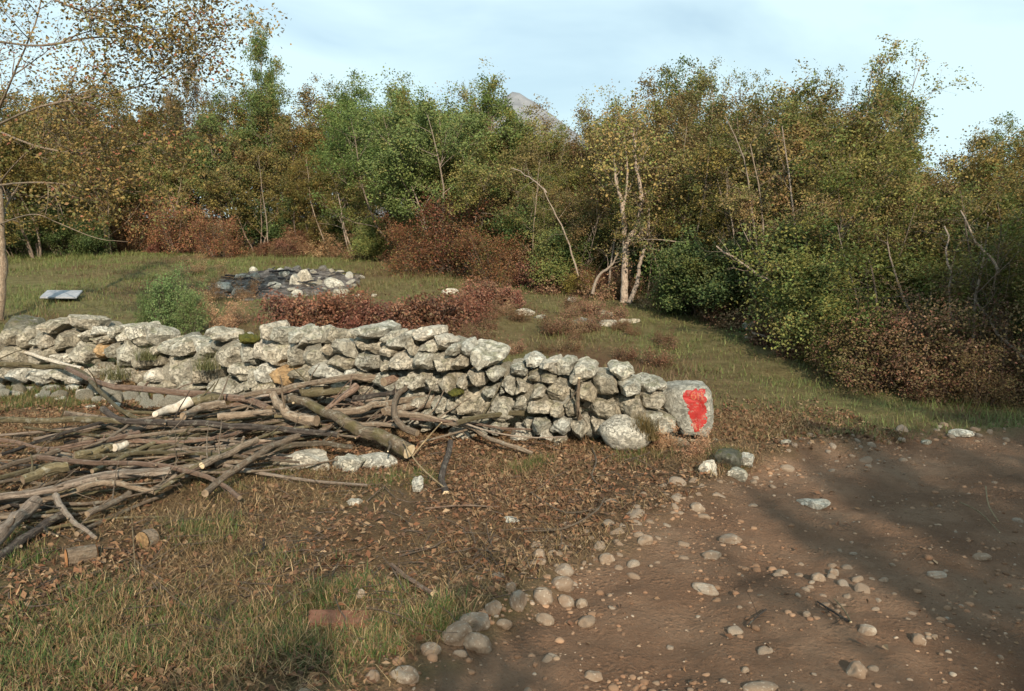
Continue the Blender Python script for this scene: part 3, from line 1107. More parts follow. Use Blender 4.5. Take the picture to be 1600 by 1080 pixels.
def twig_out(rng, limb, r0, mb, anchors, nb, bl, nt_, tl, f0=0.3, up=0.06, sides=4, ang=(0.7, 1.2)):
    n = len(limb)
    for _ in range(nb):
        f = f0 + (1 - f0) * rng.random() ** 0.8
        k = min(int(f * (n - 1)), n - 2)
        q = f * (n - 1) - k
        p = limb[k] * (1 - q) + limb[k + 1] * q
        t = limb[k + 1] - limb[k]
        t /= np.linalg.norm(t)
        s = rng.normal(size=3)
        s -= t * (s @ t)
        s /= np.linalg.norm(s)
        a = rng.uniform(*ang)
        d = t * math.cos(a) + s * math.sin(a)
        L = bl * (1 - 0.45 * f) * rng.uniform(0.6, 1.25)
        B = wob(rng, p, d, L, 5, 0.16, up)
        r = r0 * (1 - 0.75 * f) * 0.5
        tube(mb, B, np.linspace(r, r * 0.3, len(B)), sides)
        anchors.append(B[-1])
        for _ in range(nt_):
            g = rng.uniform(0.3, 1)
            kk = min(int(g * 5), 4)
            p2 = B[kk] + (B[kk + 1] - B[kk]) * (g * 5 - kk)
            T = wob(rng, p2, B[kk + 1] - B[kk] + rng.normal(size=3) * L * 0.22, tl * rng.uniform(0.5, 1.3), 3, 0.22, up)
            tube(mb, T, np.linspace(r * 0.35, r * 0.12, len(T)), 3)
            anchors.append(T[1])
            anchors.append(T[-1])


OCHRE = [(0.140, 0.104, 0.030), (0.160, 0.116, 0.036), (0.106, 0.090, 0.028), (0.120, 0.076, 0.032), (0.082, 0.086, 0.027)]
OLIVE = [(0.100, 0.104, 0.028), (0.130, 0.118, 0.034), (0.075, 0.094, 0.025), (0.150, 0.115, 0.038), (0.115, 0.078, 0.034)]
GREEN = [(0.080, 0.112, 0.032), (0.064, 0.096, 0.028), (0.098, 0.125, 0.036), (0.122, 0.124, 0.038)]
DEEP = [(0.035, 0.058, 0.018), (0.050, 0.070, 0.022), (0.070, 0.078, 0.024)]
BROWN = [(0.130, 0.092, 0.036), (0.150, 0.108, 0.042), (0.105, 0.084, 0.034), (0.115, 0.104, 0.036), (0.105, 0.062, 0.034)]
RUST = [(0.175, 0.078, 0.038), (0.135, 0.060, 0.032), (0.190, 0.090, 0.045), (0.110, 0.050, 0.030), (0.155, 0.110, 0.055)]
SUMAC = [(0.140, 0.060, 0.036), (0.110, 0.048, 0.032), (0.160, 0.085, 0.052), (0.085, 0.045, 0.032), (0.15, 0.10, 0.055)]
YELLOW = [(0.250, 0.200, 0.045), (0.200, 0.165, 0.040), (0.130, 0.120, 0.030)]


def proto(seed, H, stems, lean, nb, nt_, per, jit, leaf, pal, palw, bark, f0=0.25, r0=0.045, base_r=0.12, tl=0.5, bl=0.34, droop=0.15, wobble=0.10, up=0.05, sides=5):
    """one grown specimen: (trunk mesh, crown mesh)"""
    rng = np.random.default_rng(seed)
    tm, an = MB(), []
    for k in range(stems):
        a = k / stems * 6.283 + rng.uniform(-.5, .5)
        l = lean * rng.uniform(0.3, 1.25) if stems > 1 else lean * rng.uniform(0, 0.5)
        p0 = (base_r * math.cos(a), base_r * math.sin(a), -0.12)
        h = H * (rng.uniform(0.72, 1.0) if H > 3 else rng.uniform(0.4, 1.05)) if k else H
        limb = wob(rng, p0, (math.sin(l) * math.cos(a), math.sin(l) * math.sin(a), math.cos(l)), h * 0.94, 9, wobble, up)
        r = r0 * rng.uniform(0.75, 1.1)
        tube(tm, limb, np.linspace(r, r * 0.18, len(limb)), sides + 1)
        twig_out(rng, limb, r, tm, an, nb, H * bl, nt_, tl, f0, up)
        an.append(limb[-1])
    cm_ = MB()
    leaf_mesh(cm_, rng, an, per, jit, leaf, pal, palw, droop)
    return tm.mesh('trunk', bark, True, uv=True), cm_.mesh('crown', M_LEAF, False, col=True)


def plant(name, pr, loc, s, rz, label, cat, group=None, crown='crown', stem='trunk', sz=None):
    r = empty(name, loc, rz)
    tag(r, label, cat, group)
    sc = (s, s, sz if sz else s)
    link(stem, pr[0], r, scale=sc)
    link(crown, pr[1], r, scale=sc)
    return r


PR = {
    'ochre1': proto(101, 5.6, 3, 0.30, 14, 7, 32, 0.113, 0.0788, OCHRE, [4, 3, 3, 2, 2], M_TWIG, f0=0.14, tl=0.6),
    'ochre2': proto(102, 5.0, 4, 0.38, 11, 6, 35, 0.113, 0.0788, OCHRE, [3, 3, 3, 1, 3], M_TWIG, f0=0.12, tl=0.6),
    'olive1': proto(103, 5.4, 3, 0.28, 14, 7, 32, 0.113, 0.0695, OLIVE, [4, 3, 3, 2, 2], M_BARK, f0=0.22),
    'olive2': proto(104, 4.8, 4, 0.36, 11, 6, 33, 0.113, 0.0695, OLIVE, [3, 4, 2, 3, 2], M_BARK_PALE, f0=0.20),
    'green1': proto(105, 5.4, 5, 0.36, 10, 7, 32, 0.113, 0.0742, GREEN, [4, 3, 3, 1], M_BARK_PALE, f0=0.28),
    'green2': proto(106, 5.6, 1, 0.15, 34, 7, 38, 0.113, 0.0742, GREEN + OLIVE[:2], [3, 3, 2, 1, 2, 1], M_BARK, f0=0.30, r0=0.07),
    'brown1': proto(107, 5.0, 3, 0.30, 13, 7, 29, 0.113, 0.0649, BROWN, [3, 3, 3, 2, 1], M_BARK, f0=0.22),
    'brown2': proto(108, 4.6, 4, 0.36, 10, 6, 32, 0.113, 0.0649, BROWN + OLIVE[:2], [3, 3, 3, 2, 1, 2, 2], M_BARK_PALE, f0=0.2),
    'airy': proto(109, 6.4, 3, 0.26, 16, 5, 20, 0.090, 0.0683, OLIVE + DEEP[1:2], [3, 3, 3, 2, 1, 2], M_BARK, f0=0.30, tl=0.55, bl=0.28),
    'sapling': proto(110, 5.0, 5, 0.16, 9, 4, 7, 0.10, 0.0456, OLIVE, [2, 3, 1, 3, 2], M_TWIG, f0=0.30, r0=0.022, tl=0.35, bl=0.17),
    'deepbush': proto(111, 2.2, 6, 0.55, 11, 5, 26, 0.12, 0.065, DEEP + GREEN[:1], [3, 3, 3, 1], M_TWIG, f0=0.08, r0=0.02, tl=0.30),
    'greenbush': proto(112, 2.0, 9, 0.62, 9, 6, 24, 0.10, 0.045, GREEN + YELLOW[2:] + OLIVE[:2], [2, 1, 3, 3, 2, 3, 2], M_TWIG, f0=0.08, r0=0.016, tl=0.30),
    'rustbush': proto(113, 1.9, 13, 0.80, 9, 5, 9, 0.09, 0.046, RUST + BROWN[:2] + OLIVE[:1], [4, 3, 3, 3, 2, 2, 1, 1], M_TWIG, f0=0.06, r0=0.014, tl=0.30),
    'brownbush': proto(114, 1.9, 12, 0.75, 9, 5, 7, 0.09, 0.048, [tuple(0.8 * q for q in c) for c in BROWN + RUST[3:]], [3, 3, 3, 2, 3, 3, 1], M_TWIG, f0=0.06, r0=0.014, tl=0.30),
    'sumac': proto(115, 0.62, 16, 0.38, 7, 2, 8, 0.045, 0.040, SUMAC, [4, 3, 3, 2, 1], M_TWIG, f0=0.12, r0=0.008, tl=0.12, bl=0.30, droop=0.45),
    'weed': proto(116, 1.25, 22, 0.30, 13, 2, 6, 0.035, 0.034, [(0.060, 0.095, 0.030), (0.075, 0.110, 0.036), (0.100, 0.120, 0.045)], [3, 3, 2], M_TWIG, f0=0.1, r0=0.008, tl=0.16, bl=0.22, up=0.10),
    'yellowbush': proto(117, 1.2, 6, 0.5, 8, 4, 16, 0.09, 0.055, YELLOW, [3, 3, 2], M_TWIG, f0=0.15, r0=0.010, tl=0.22),
    'dryweed': proto(118, 0.7, 10, 0.32, 7, 2, 7, 0.04, 0.026, [(0.25, 0.15, 0.08), (0.19, 0.10, 0.055), (0.28, 0.19, 0.11)], [3, 3, 2], M_STRAW, f0=0.2, r0=0.005, tl=0.12, bl=0.20),
}
PH = {'ochre1': 5.6, 'ochre2': 5.0, 'olive1': 5.4, 'olive2': 4.8, 'green1': 5.4, 'green2': 5.6, 'brown1': 5.0, 'brown2': 4.6, 'airy': 6.4, 'sapling': 5.0,
      'deepbush': 2.2, 'greenbush': 2.0, 'rustbush': 1.9, 'brownbush': 1.9, 'sumac': 0.62, 'weed': 1.25, 'yellowbush': 1.2, 'dryweed': 0.7}
KIND = {'ochre1': ('leafy_tree', 'ochre yellow leafy tree packed into the thicket behind the field', 'tree', 'ochre trees of the thicket'),
        'ochre2': ('leafy_tree', 'many stemmed ochre tree with leaves down to the grass of the thicket edge', 'tree', 'many stemmed ochre trees'),
        'olive1': ('leafy_tree', 'olive leaved young tree in the dense thicket behind the field', 'tree', 'olive trees of the thicket'),
        'olive2': ('leafy_tree', 'spreading olive leaved tree with pale stems in the thicket', 'tree', 'spreading olive trees'),
        'green1': ('leafy_tree', 'still green many stemmed tree with pale stems in the thicket', 'tree', 'green many stemmed trees'),
        'green2': ('leafy_tree', 'green single trunked tree rising in the thicket', 'tree', 'green single trunked trees'),
        'brown1': ('leafy_tree', 'browning young tree with thinning leaves in the thicket', 'tree', 'browning trees of the thicket'),
        'brown2': ('leafy_tree', 'spreading brown and olive tree with pale stems in the thicket', 'tree', 'spreading brown trees'),
        'airy': ('leafy_tree', 'tall open crowned tree with sky showing through its leaves', 'tree', 'tall open crowned trees'),
        'sapling': ('sapling', 'thin nearly leafless saplings sticking up over the thicket', 'sapling', 'nearly leafless saplings'),
        'deepbush': ('bush', 'dark green bush low under the trees of the thicket', 'bush', 'dark bushes under the trees'),
        'greenbush': ('bush', 'light green bush at the edge of the thicket', 'bush', 'light green bushes at the thicket edge'),
        'rustbush': ('bush', 'rust coloured dry bush at the foot of the thicket', 'bush', 'rust bushes at the thicket foot'),
        'brownbush': ('bush', 'brown half bare bush tangled at the thicket foot', 'bush', 'brown bushes at the thicket foot')}


LAND = [(-110, 'past the boughed tree'), (-20, 'behind the boughed tree trunk'), (60, 'above the grey board'), (130, 'above the shaded grass'), (195, 'above the widest rust bush'), (255, 'behind the feathery green weeds'),
        (315, 'behind the dry weed stalks'), (375, 'above the burnt heap edge'), (430, 'right behind the burnt heap'), (490, 'above the burnt heap stones'), (545, 'beside the yellow green bush'), (600, 'above the yellow green bush'), (655, 'behind the fanning stems'),
        (715, 'behind the tallest rust bush'), (770, 'above the sprawling rust bush'), (825, 'below the mountain peak'), (880, 'behind the olive bush'), (935, 'behind the leaning pale stem'), (990, 'behind the forked trunk'), (1045, 'past the forked trunk'),
        (1100, 'above the low dark bush'), (1155, 'by the upright grey pole'), (1215, 'above the stick heap'), (1275, 'beside the sunlit bush'), (1335, 'below the tallest crown'), (1395, 'above the large sunlit bush'), (1460, 'above the brown tangle'), (1525, 'by the thicket gap'),
        (1590, 'above the white thicket stones'), (1660, 'past the white thicket stones')]
ROWW = {0: 'back row tree against the sky', 1: 'middle row tree', 2: 'front row tree', 3: 'far tree glimpsed through the thicket', 4: 'low bush'}
SPW = {'ochre1': 'ochre yellow', 'ochre2': 'many stemmed ochre', 'olive1': 'olive green', 'olive2': 'spreading olive', 'green1': 'green many stemmed', 'green2': 'green single trunked', 'brown1': 'browning thin leaved', 'brown2': 'spreading brown',
       'airy': 'open crowned airy', 'sapling': 'nearly leafless', 'deepbush': 'dark green', 'greenbush': 'light green', 'brownbush': 'brown half bare', 'rustbush': 'rust coloured'}
USED = {}


def landlab(px, kind, row):
    w = min(LAND, key=lambda t: abs(t[0] - px))[1]
    lb = SPW[kind] + ' ' + ROWW[row] + ' ' + w
    if lb in USED:
        lb = SPW[kind] + (' bush' if row == 4 else ' tree') + ' next to a like one ' + w
    USED[lb] = 1
    return lb


def edge_depth(px):
    """distance of the thicket's front edge along each sight line"""
    ex = [-200, 0, 380, 600, 700, 830, 1000, 1150, 1250, 1350, 1500, 1700]
    ey = [392, 390, 396, 408, 420, 452, 474, 505, 545, 590, 622, 640]
    y = np.interp(px, ex, ey)
    return hit(px, y)[..., 1]


SKYX = [-200, 0, 380, 450, 500, 600, 640, 690, 750, 790, 850, 930, 1000, 1080, 1150, 1200, 1260, 1300, 1340, 1420, 1450, 1500, 1560, 1700]
SKYY = [120, 130, 128, 130, 132, 138, 128, 125, 130, 168, 194, 186, 125, 100, 105, 130, 120, 130, 120, 160, 190, 212, 190, 185]
rt = np.random.default_rng(23)


def put(px, kind, dep=None, top=None, label=None, name=None, cat=None, group=None, dback=0.0, s=None, rz=None, wide=1.0):
    d = float(edge_depth(px)) + dback if dep is None else dep
    X = (px - 800) / FPX * d
    z = float(height(X, d))
    if s is None:
        q = at_depth(px, top, d)
        s = max(0.25, (q[2] - z) / PH[kind])
    k = KIND.get(kind)
    nm, lb, ct, gr = (name or k[0], label or k[1], cat or k[2], group or k[3]) if k else (name, label, cat, group)
    sw = min(s, 1.45) * wide
    return plant(nm, PR[kind], (X, d, z - 0.03), sw, rt.uniform(0, 6.28) if rz is None else rz, lb, ct, gr, sz=s,
                 crown='crown' if ct == 'tree' or ct == 'sapling' else 'foliage', stem='trunk' if ct == 'tree' else 'stem')


def pick(px, row):
    if px < 330:
        return rt.choice(['ochre1', 'ochre2', 'ochre1', 'olive1', 'brown1'])
    if px < 560:
        return rt.choice(['ochre1', 'ochre2', 'olive1', 'olive2', 'green2'])
    if px < 760:
        return rt.choice(['green1', 'green2', 'olive1', 'olive2'])
    if px < 960:
        return rt.choice(['olive1', 'brown1', 'brown2', 'olive2', 'brown2'])
    return rt.choice(['brown1', 'olive1', 'olive2', 'brown2', 'airy', 'ochre2', 'olive1', 'ochre1'])


# back row to the skyline, a middle row, and a front row lower down
for row, (step, back, f0, f1) in enumerate([(62, 5.2, 0.0, 0.06), (66, 2.9, 0.04, 0.20), (72, 1.0, 0.18, 0.42)]):
    for px in np.arange(-170, 1760, step):
        x = px + rt.uniform(-26, 26)
        d = float(edge_depth(x))
        ysky = np.interp(x, SKYX, SKYY)
        ybase = 390 if x < 600 else np.interp(x, [600, 1700], [400, 560])
        top = ysky + (ybase - ysky) * rt.uniform(f0, f1) + rt.uniform(-6, 14)
        kk = str(pick(x, row))
        put(x, kk, label=landlab(x, kk, row), top=top, dback=back * (1.0 if x < 1200 else 0.8) + rt.uniform(-.6, .6))

# far rows that close the gaps low down
for px in np.arange(-120, 1720, 85):
    x = px + rt.uniform(-30, 30)
    kk = str(rt.choice(['olive1', 'brown1', 'green2', 'ochre1']))
    put(x, kk, label=landlab(x, kk, 3), top=np.interp(x, SKYX, SKYY) + 25, dback=8.5 + rt.uniform(-1, 1))

# understorey bushes
for px in np.arange(-60, 1680, 74):
    x = px + rt.uniform(-30, 30)
    if abs(x - 975) < 60:
        continue
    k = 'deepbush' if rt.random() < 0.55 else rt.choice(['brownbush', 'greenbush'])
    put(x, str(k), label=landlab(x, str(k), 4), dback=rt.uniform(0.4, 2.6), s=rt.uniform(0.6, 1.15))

# ---- plants the photograph singles out, with some dark bushes added for shade
put(60, 'ochre2', dep=float(edge_depth(60)) - 3.0, top=150, label='bushy ochre tree low beside the boughed tree', name='leafy_tree', cat='tree')
put(175, 'ochre1', dep=float(edge_depth(175)) - 1.5, top=165, label='ochre tree standing forward above the first rust bush', name='leafy_tree', cat='tree')
put(-60, 'ochre1', dep=float(edge_depth(0)) - 3.5, top=120, label='ochre tree half out of frame behind the boughed tree', name='leafy_tree', cat='tree')
for x_, s_, l_ in ((30, 0.9, 'dark green bush added for shade under the low ochre tree by the boughed tree'), (105, 0.8, 'dark bush added to deepen the shade above the grey board'), (-40, 0.9, 'dark bush added for shade right behind the boughed tree trunk'), (150, 0.6, 'dark bush end added for shade next to the first rust bush')):
    put(x_, 'deepbush', dep=float(edge_depth(x_)) - 2.2, s=s_, label=l_, name='bush', cat='bush')  # added bushes that darken the shaded strip under the ochre trees
for x_, t_, k_ in ((742, 122, 'olive1'), (772, 146, 'olive2'), (800, 168, 'brown1'), (838, 188, 'olive1'), (872, 184, 'olive2'), (905, 182, 'brown1'), (930, 176, 'olive1')):
    put(x_, k_, dep=float(edge_depth(x_)) + 6.5, top=t_, label=SPW[k_] + ' tree in the skyline dip, ' + {742: 'nearest the green trees', 772: 'against the peak', 800: 'right below the peak', 838: 'under the mountain slope', 872: 'where the slope meets the ridge', 905: 'below the ridge', 930: 'beside the wispy saplings'}[x_])
put(690, 'green1', dep=float(edge_depth(690)) - 0.6, top=136, label='bright green tree of fanning pale stems at the middle of the thicket', name='leafy_tree', cat='tree', rz=0.4)
put(640, 'green1', dep=float(edge_depth(640)) + 0.4, top=150, label='round green tree just behind the fanning pale stems', name='leafy_tree', cat='tree')
put(1338, 'airy', dep=float(edge_depth(1338)) + 6.0, top=50, label='tallest tree on the skyline, airy grey green crown', name='leafy_tree', cat='tree', wide=0.9)
put(1275, 'airy', dep=float(edge_depth(1275)) + 5.0, top=84, label='slender airy tree just beside the tallest crown', name='leafy_tree', cat='tree', wide=0.6)
put(1080, 'airy', dep=float(edge_depth(1080)) + 4.5, top=78, label='thin topped tree above the pale forked trunk', name='leafy_tree', cat='tree', wide=0.7)
put(1165, 'airy', dep=float(edge_depth(1165)) + 4.5, top=92, label='twiggy brown topped tree between two taller skyline crowns', name='leafy_tree', cat='tree', wide=0.6)
put(945, 'sapling', dep=float(edge_depth(945)) + 3.5, top=72, label='tallest bare wispy sapling leaning over the dip of the skyline', name='sapling', cat='sapling', wide=0.9)
put(1010, 'sapling', dep=float(edge_depth(1010)) + 3.0, top=98, label='wispy sapling beside the tallest bare one', name='sapling', cat='sapling')
put(730, 'airy', dep=float(edge_depth(730)) + 4, top=112, label='tree with tufted top twigs above the bright green tree', name='leafy_tree', cat='tree', wide=0.42)
put(410, 'green2', dep=float(edge_depth(410)) + 5, top=66, label='dark narrow tree top standing above the ochre mass', name='leafy_tree', cat='tree', wide=0.55)
put(308, 'brown1', dep=float(edge_depth(308)) + 4, top=62, label='reddish brown tree top poking out of the ochre mass', name='leafy_tree', cat='tree', wide=0.42)
put(1562, 'airy', dep=float(edge_depth(1562)) + 6, top=168, label='flat topped tree at the skyline end beside the sky gap', name='leafy_tree', cat='tree', wide=0.7)
for x, y0, d in ((490, 108, 4.5), (545, 118, 5), (880, 172, 5), (1125, 70, 5)):
    put(x, 'sapling', dep=float(edge_depth(x)) + d, top=y0, label=landlab(x, 'sapling', 0))

for i, (x, y, s) in enumerate(((215, 392, 1.05), (285, 396, 1.0), (345, 402, 0.8), (160, 388, 0.8))):
    q = hit(x, y)
    put(x, 'rustbush', dep=q[1], s=s * 1.15, label=['widest rust brown bush under the ochre trees', 'rust brown bush between the widest one and the burnt heap', 'small rust brown bush just behind the burnt heap', 'small rust brown bush above the grey board'][i], group='rust bushes under the ochre trees', name='bush', cat='bush')
for i, (x, y, s, k, lb) in enumerate((
        (650, 425, 0.9, 'rustbush', 'red brown bush with tan leaves beside the yellow green bush'),
        (720, 428, 1.35, 'rustbush', 'tallest rust bush below the green fanning tree'),
        (775, 445, 0.85, 'rustbush', 'rust bush sprawling into the field below the brown trees'),
        (590, 408, 0.85, 'greenbush', 'yellow green bush beside the rust bushes'),
        (480, 398, 0.6, 'rustbush', 'low red bush between the dark gap and the yellow green bush'),
        (880, 455, 0.85, 'greenbush', 'round olive bush before the pale forked trunk'),
        (1090, 494, 0.65, 'deepbush', 'dense dark green bush spreading past the forked trunk foot'),
        (1120, 500, 0.7, 'deepbush', 'low dark bush behind the grass beyond the forked trunk'),
        (1310, 565, 0.85, 'greenbush', 'sunlit yellow green bush hanging over the brown tangle'),
        (1370, 575, 0.95, 'greenbush', 'largest sunlit light green bush at the near thicket'),
        (1400, 604, 0.6, 'brownbush', 'reddish brown tangle of dry leaves at the near thicket foot'),
        (1345, 594, 0.5, 'brownbush', 'brown bare bush beside the stick heap'),
        (1470, 616, 0.6, 'brownbush', 'brown dry bush below the dark gap of the thicket'),
        (1540, 625, 0.6, 'brownbush', 'thin brown bush near the white stones of the thicket edge'),
        (1240, 540, 0.5, 'brownbush', 'small brown bush behind the stick heap'),
        (930, 462, 0.4, 'rustbush', 'small red leaved bush beside the leaning pale stem'),
        (905, 462, 0.45, 'yellowbush', 'small golden bush at the thicket edge'),
        (1075, 380, 0.6, 'yellowbush', 'bright yellow leaved spray high beside the forked trunk'))):
    d = float(hit(x, y)[1]) if k != 'yellowbush' or x < 1000 else 14.0
    put(x, k, dep=d, s=s, label=lb, name='bush', cat='bush')

# sumac row just behind the wall
for i, (x, y, s) in enumerate(((448, 508, 1.0), (485, 512, 1.05), (520, 512, 1.1), (552, 516, 0.9), (600, 520, 0.95), (640, 518, 0.9), (675, 516, 1.15), (700, 505, 0.9), (735, 488, 0.9), (760, 470, 0.9),
                               (800, 470, 0.7), (575, 508, 0.7))):
    q = hit(x, y + 14)
    plant('sumac_shrub', PR['sumac'], (q[0], q[1] + 0.25, q[2] - 0.02), s * 1.15, i * 1.3, 'low rust red drooping shrub, ' + ['first', 'second', 'third', 'fourth', 'fifth', 'seventh', 'eighth', 'ninth', 'tenth', 'eleventh', 'twelfth', 'sixth'][i] + ' along the wall from the feathery weeds', 'shrub', 'red shrubs behind the wall', crown='foliage', stem='stem')
for i, (x, y, s, lb) in enumerate(((255, 525, 0.9, 'tall feathery green weed rising behind the wall'), (290, 528, 0.7, 'smaller feathery green weed behind the wall beside the tall one'),
                                   (222, 520, 0.6, 'low green weed behind the mossy stones of the wall'))):
    q = hit(x, y)
    plant('weed', PR['weed'], (q[0], q[1] + 0.2, q[2]), s * 0.72, i, lb, 'weed', crown='foliage', stem='stem', sz=s * 1.05)
for i, (x, y, s) in enumerate(((340, 520, 0.8), (365, 512, 0.7), (310, 500, 0.8), (385, 470, 0.8), (330, 470, 0.8), (350, 440, 0.8), (300, 430, 0.9))):
    q = hit(x, y)
    plant('dry_weed', PR['dryweed'], (q[0], q[1] + 0.1, q[2]), s, i, 'dry tan weed ' + ['just behind the moss cushion', 'between the moss cushion and the red shrubs', 'beside the feathery weeds', 'before the burnt heap', 'at the lower corner of the burnt heap', 'at the side of the burnt heap', 'farthest up the field beside the burnt heap'][i], 'weed', 'dry weeds behind the wall', crown='foliage', stem='stem')
for i, (x, y, s, lb) in enumerate(((1035, 700, 0.33, 'dry reddish weed clump below the mossy boulder'), (1085, 715, 0.38, 'dry tan weed under the painted end stone'), (215, 612, 0.5, 'pale weed growing up the wall face'),
                                   (175, 606, 0.4, 'small dry weed before the brown gap in the wall'))):
    q = hit(x, y)
    plant('dry_weed', PR['dryweed'], (q[0], q[1] - 0.05, q[2]), s, i, lb, 'weed', crown='foliage', stem='stem')


PR['rustweed'] = proto(119, 0.5, 14, 0.42, 6, 2, 6, 0.04, 0.030, [(0.135, 0.075, 0.042), (0.105, 0.055, 0.034), (0.16, 0.105, 0.06), (0.10, 0.085, 0.035)], [3, 3, 2, 2], M_TWIG, f0=0.2, r0=0.004, tl=0.12, bl=0.22)
for i in range(46):
    x, y = rt.uniform(680, 1060), rt.uniform(482, 575)
    q = hit(x, y)
    plant('russet_weed', PR['rustweed'], (q[0], q[1], q[2]), rt.uniform(0.3, 0.8), rt.uniform(0, 6), 'low russet weed in the reddish field ' + min(((700, 500, 'beside the red shrubs'), (760, 540, 'just behind the wall top'), (840, 500, 'by the white field rock'), (840, 555, 'behind the lower wall'), (920, 500, 'by the long flat grey rock'), (930, 560, 'behind the wall near its end'), (1020, 520, 'below the dark green bush'), (1040, 570, 'behind the painted end stone')), key=lambda t: (t[0] - x) ** 2 + 3 * (t[1] - y) ** 2)[2], 'weed', 'russet weeds of the field', crown='foliage', stem='stem')
for i in range(90):
    x = rt.uniform(-20, 1620)
    d = float(edge_depth(x)) + rt.uniform(-0.5, 0.7)
    X = (x - 800) / FPX * d
    k = str(rt.choice(['rustweed', 'dryweed', 'rustweed', 'sumac'] if x < 900 else ['rustweed', 'dryweed', 'brownbush', 'rustweed']))
    s_ = rt.uniform(0.7, 1.5) if k != 'brownbush' else rt.uniform(0.22, 0.42)
    plant('edge_weed', PR[k], (X, d, float(height(X, d)) - 0.02), s_, rt.uniform(0, 6), 'tangled ' + {'rustweed': 'russet', 'dryweed': 'tan', 'sumac': 'red', 'brownbush': 'bare brown'}[k] + ' weed at the thicket foot ' + min(LAND, key=lambda t: abs(t[0] - x))[1], 'weed', 'weeds along the thicket edge', crown='foliage', stem='stem')


def limb_tree(name, label, limbs, radii, seed, nb, bl, nt_, tl, per, jit, leaf, pal, palw, bark, f0=0.35, cat='tree', ang=(0.6, 1.2), skip=(), droop=0.2, up=0.03):
    """a tree whose main limbs are read off the photograph; twigs and leaves grow on them"""
    rng = np.random.default_rng(seed)
    base = np.array(limbs[0][0])
    tm, an = MB(), []
    for i, (L, r) in enumerate(zip(limbs, radii)):
        P = spline(np.array(L) - base, max(8, 4 * len(L)))
        P = P + rng.normal(size=P.shape) * r[0] * 0.12
        tube(tm, P, np.linspace(r[0], r[1], len(P)), 8, rough=0.12, seed=i)
        if i not in skip:
            twig_out(rng, P, max(r[0], 0.03), tm, an, nb, bl, nt_, tl, f0, up, ang=ang)
    root = tag(empty(name, base), label, cat)
    link('trunk', tm.mesh('trunk', bark, True, uv=True), root)
    cm2 = MB()
    leaf_mesh(cm2, rng, an, per, jit, leaf, pal, palw, droop)
    link('crown', cm2.mesh('crown', M_LEAF, False, col=True), root)
    return root


def L(dep, *pts):
    return [at_depth(x, y, dep + (p[0] if p else 0.0)) for x, y, *p in pts]


# tree at the picture's edge, its boughs reaching over the field
d0 = float(hit(2, 500)[1])
b0 = at_depth(-4, 500, d0)
b0[2] = float(height(b0[0], b0[1])) - 0.05
limbs = [[b0] + L(d0, (5, 430), (2, 380), (-2, 300), (-14, 200), (-30, 60), (-40, -80)),
         L(d0, (-30, 60)) + L(11.0, (60, 72), (150, 58), (250, 62), (345, 38)),
         L(d0, (-40, -80)) + L(10.6, (60, -15), (140, 22), (230, 48), (300, 85)),
         L(d0, (-14, 200)) + L(10.8, (60, 168), (140, 152), (240, 128), (350, 72)),
         L(d0, (-14, 200)) + L(11.5, (50, 226), (130, 240), (230, 222), (310, 200)),
         L(d0, (-4, 290)) + L(11.5, (60, 285), (130, 292), (220, 300)),
         L(d0, (-40, -80)) + L(10.5, (80, -60), (160, -30), (210, 10)),
         L(d0, (0, 350)) + L(10.5, (50, 335), (90, 348), (150, 372), (200, 378)),
         L(d0, (-14, 200)) + L(12.0, (20, 120), (60, 20), (70, -60)),
         L(d0, (-4, 290)) + L(12.0, (30, 250), (90, 200), (150, 190))]
limb_tree('boughed_tree', 'ochre tree by the wall end with long boughs spreading over the field', limbs,
          [(0.085, 0.03), (0.018, 0.004), (0.018, 0.004), (0.018, 0.004), (0.018, 0.004), (0.016, 0.004), (0.018, 0.004), (0.010, 0.003), (0.018, 0.005), (0.016, 0.004)], 301, 16, 0.9, 7, 0.45, 9, 0.12, 0.054,
          OCHRE + RUST[:1], [5, 4, 4, 1, 4, 1], M_BARK, skip=(7,), droop=0.4, f0=0.30)

# the pale forked trunk
dF = float(hit(975, 472)[1])
bF = at_depth(975, 474, dF)
limbs = [[bF] + L(dF, (976, 430), (977, 390), (984, 372), (998, 345), (1002, 300), (994, 255), (990, 200)),
         L(dF, (976, 385), (975, 350), (970, 310), (962, 285), (960, 240)),
         L(dF, (973, 330), (978, 300), (980, 260), (975, 210)),
         L(dF, (984, 378), (1000, 366), (1020, 350)),
         L(dF, (998, 310), (1015, 298), (1040, 280))]
limb_tree('forked_tree', 'pale barked tree with a forked trunk standing at the thicket edge', limbs, [(0.075, 0.02), (0.05, 0.015), (0.03, 0.01), (0.03, 0.008), (0.025, 0.008)],
          303, 8, 0.9, 5, 0.4, 10, 0.13, 0.06, OLIVE + OCHRE[:2], [3, 3, 2, 3, 2, 2, 1], M_BARK_PALE, f0=0.55)
bG = at_depth(984, 474, dF - 0.1)
limb_tree('crooked_sapling', 'crooked grey sapling leaning out beside the pale forked trunk', [[bG] + L(dF - .1, (996, 440), (999, 415), (1005, 395), (1012, 370), (1016, 320))], [(0.05, 0.012)],
          304, 7, 0.6, 4, 0.35, 8, 0.12, 0.06, BROWN, [3, 3, 2, 2, 1], M_BARK_PALE, f0=0.6, cat='sapling')
bH = at_depth(925, 460, dF - 0.3)
limb_tree('leaning_stem', 'bare pale stem leaning toward the forked trunk', [[bH] + L(dF - .3, (935, 432), (955, 415), (966, 395))], [(0.035, 0.012)],
          305, 5, 0.5, 3, 0.3, 3, 0.10, 0.05, BROWN, [3, 3, 2, 2, 1], M_BARK_PALE, f0=0.3, cat='sapling')
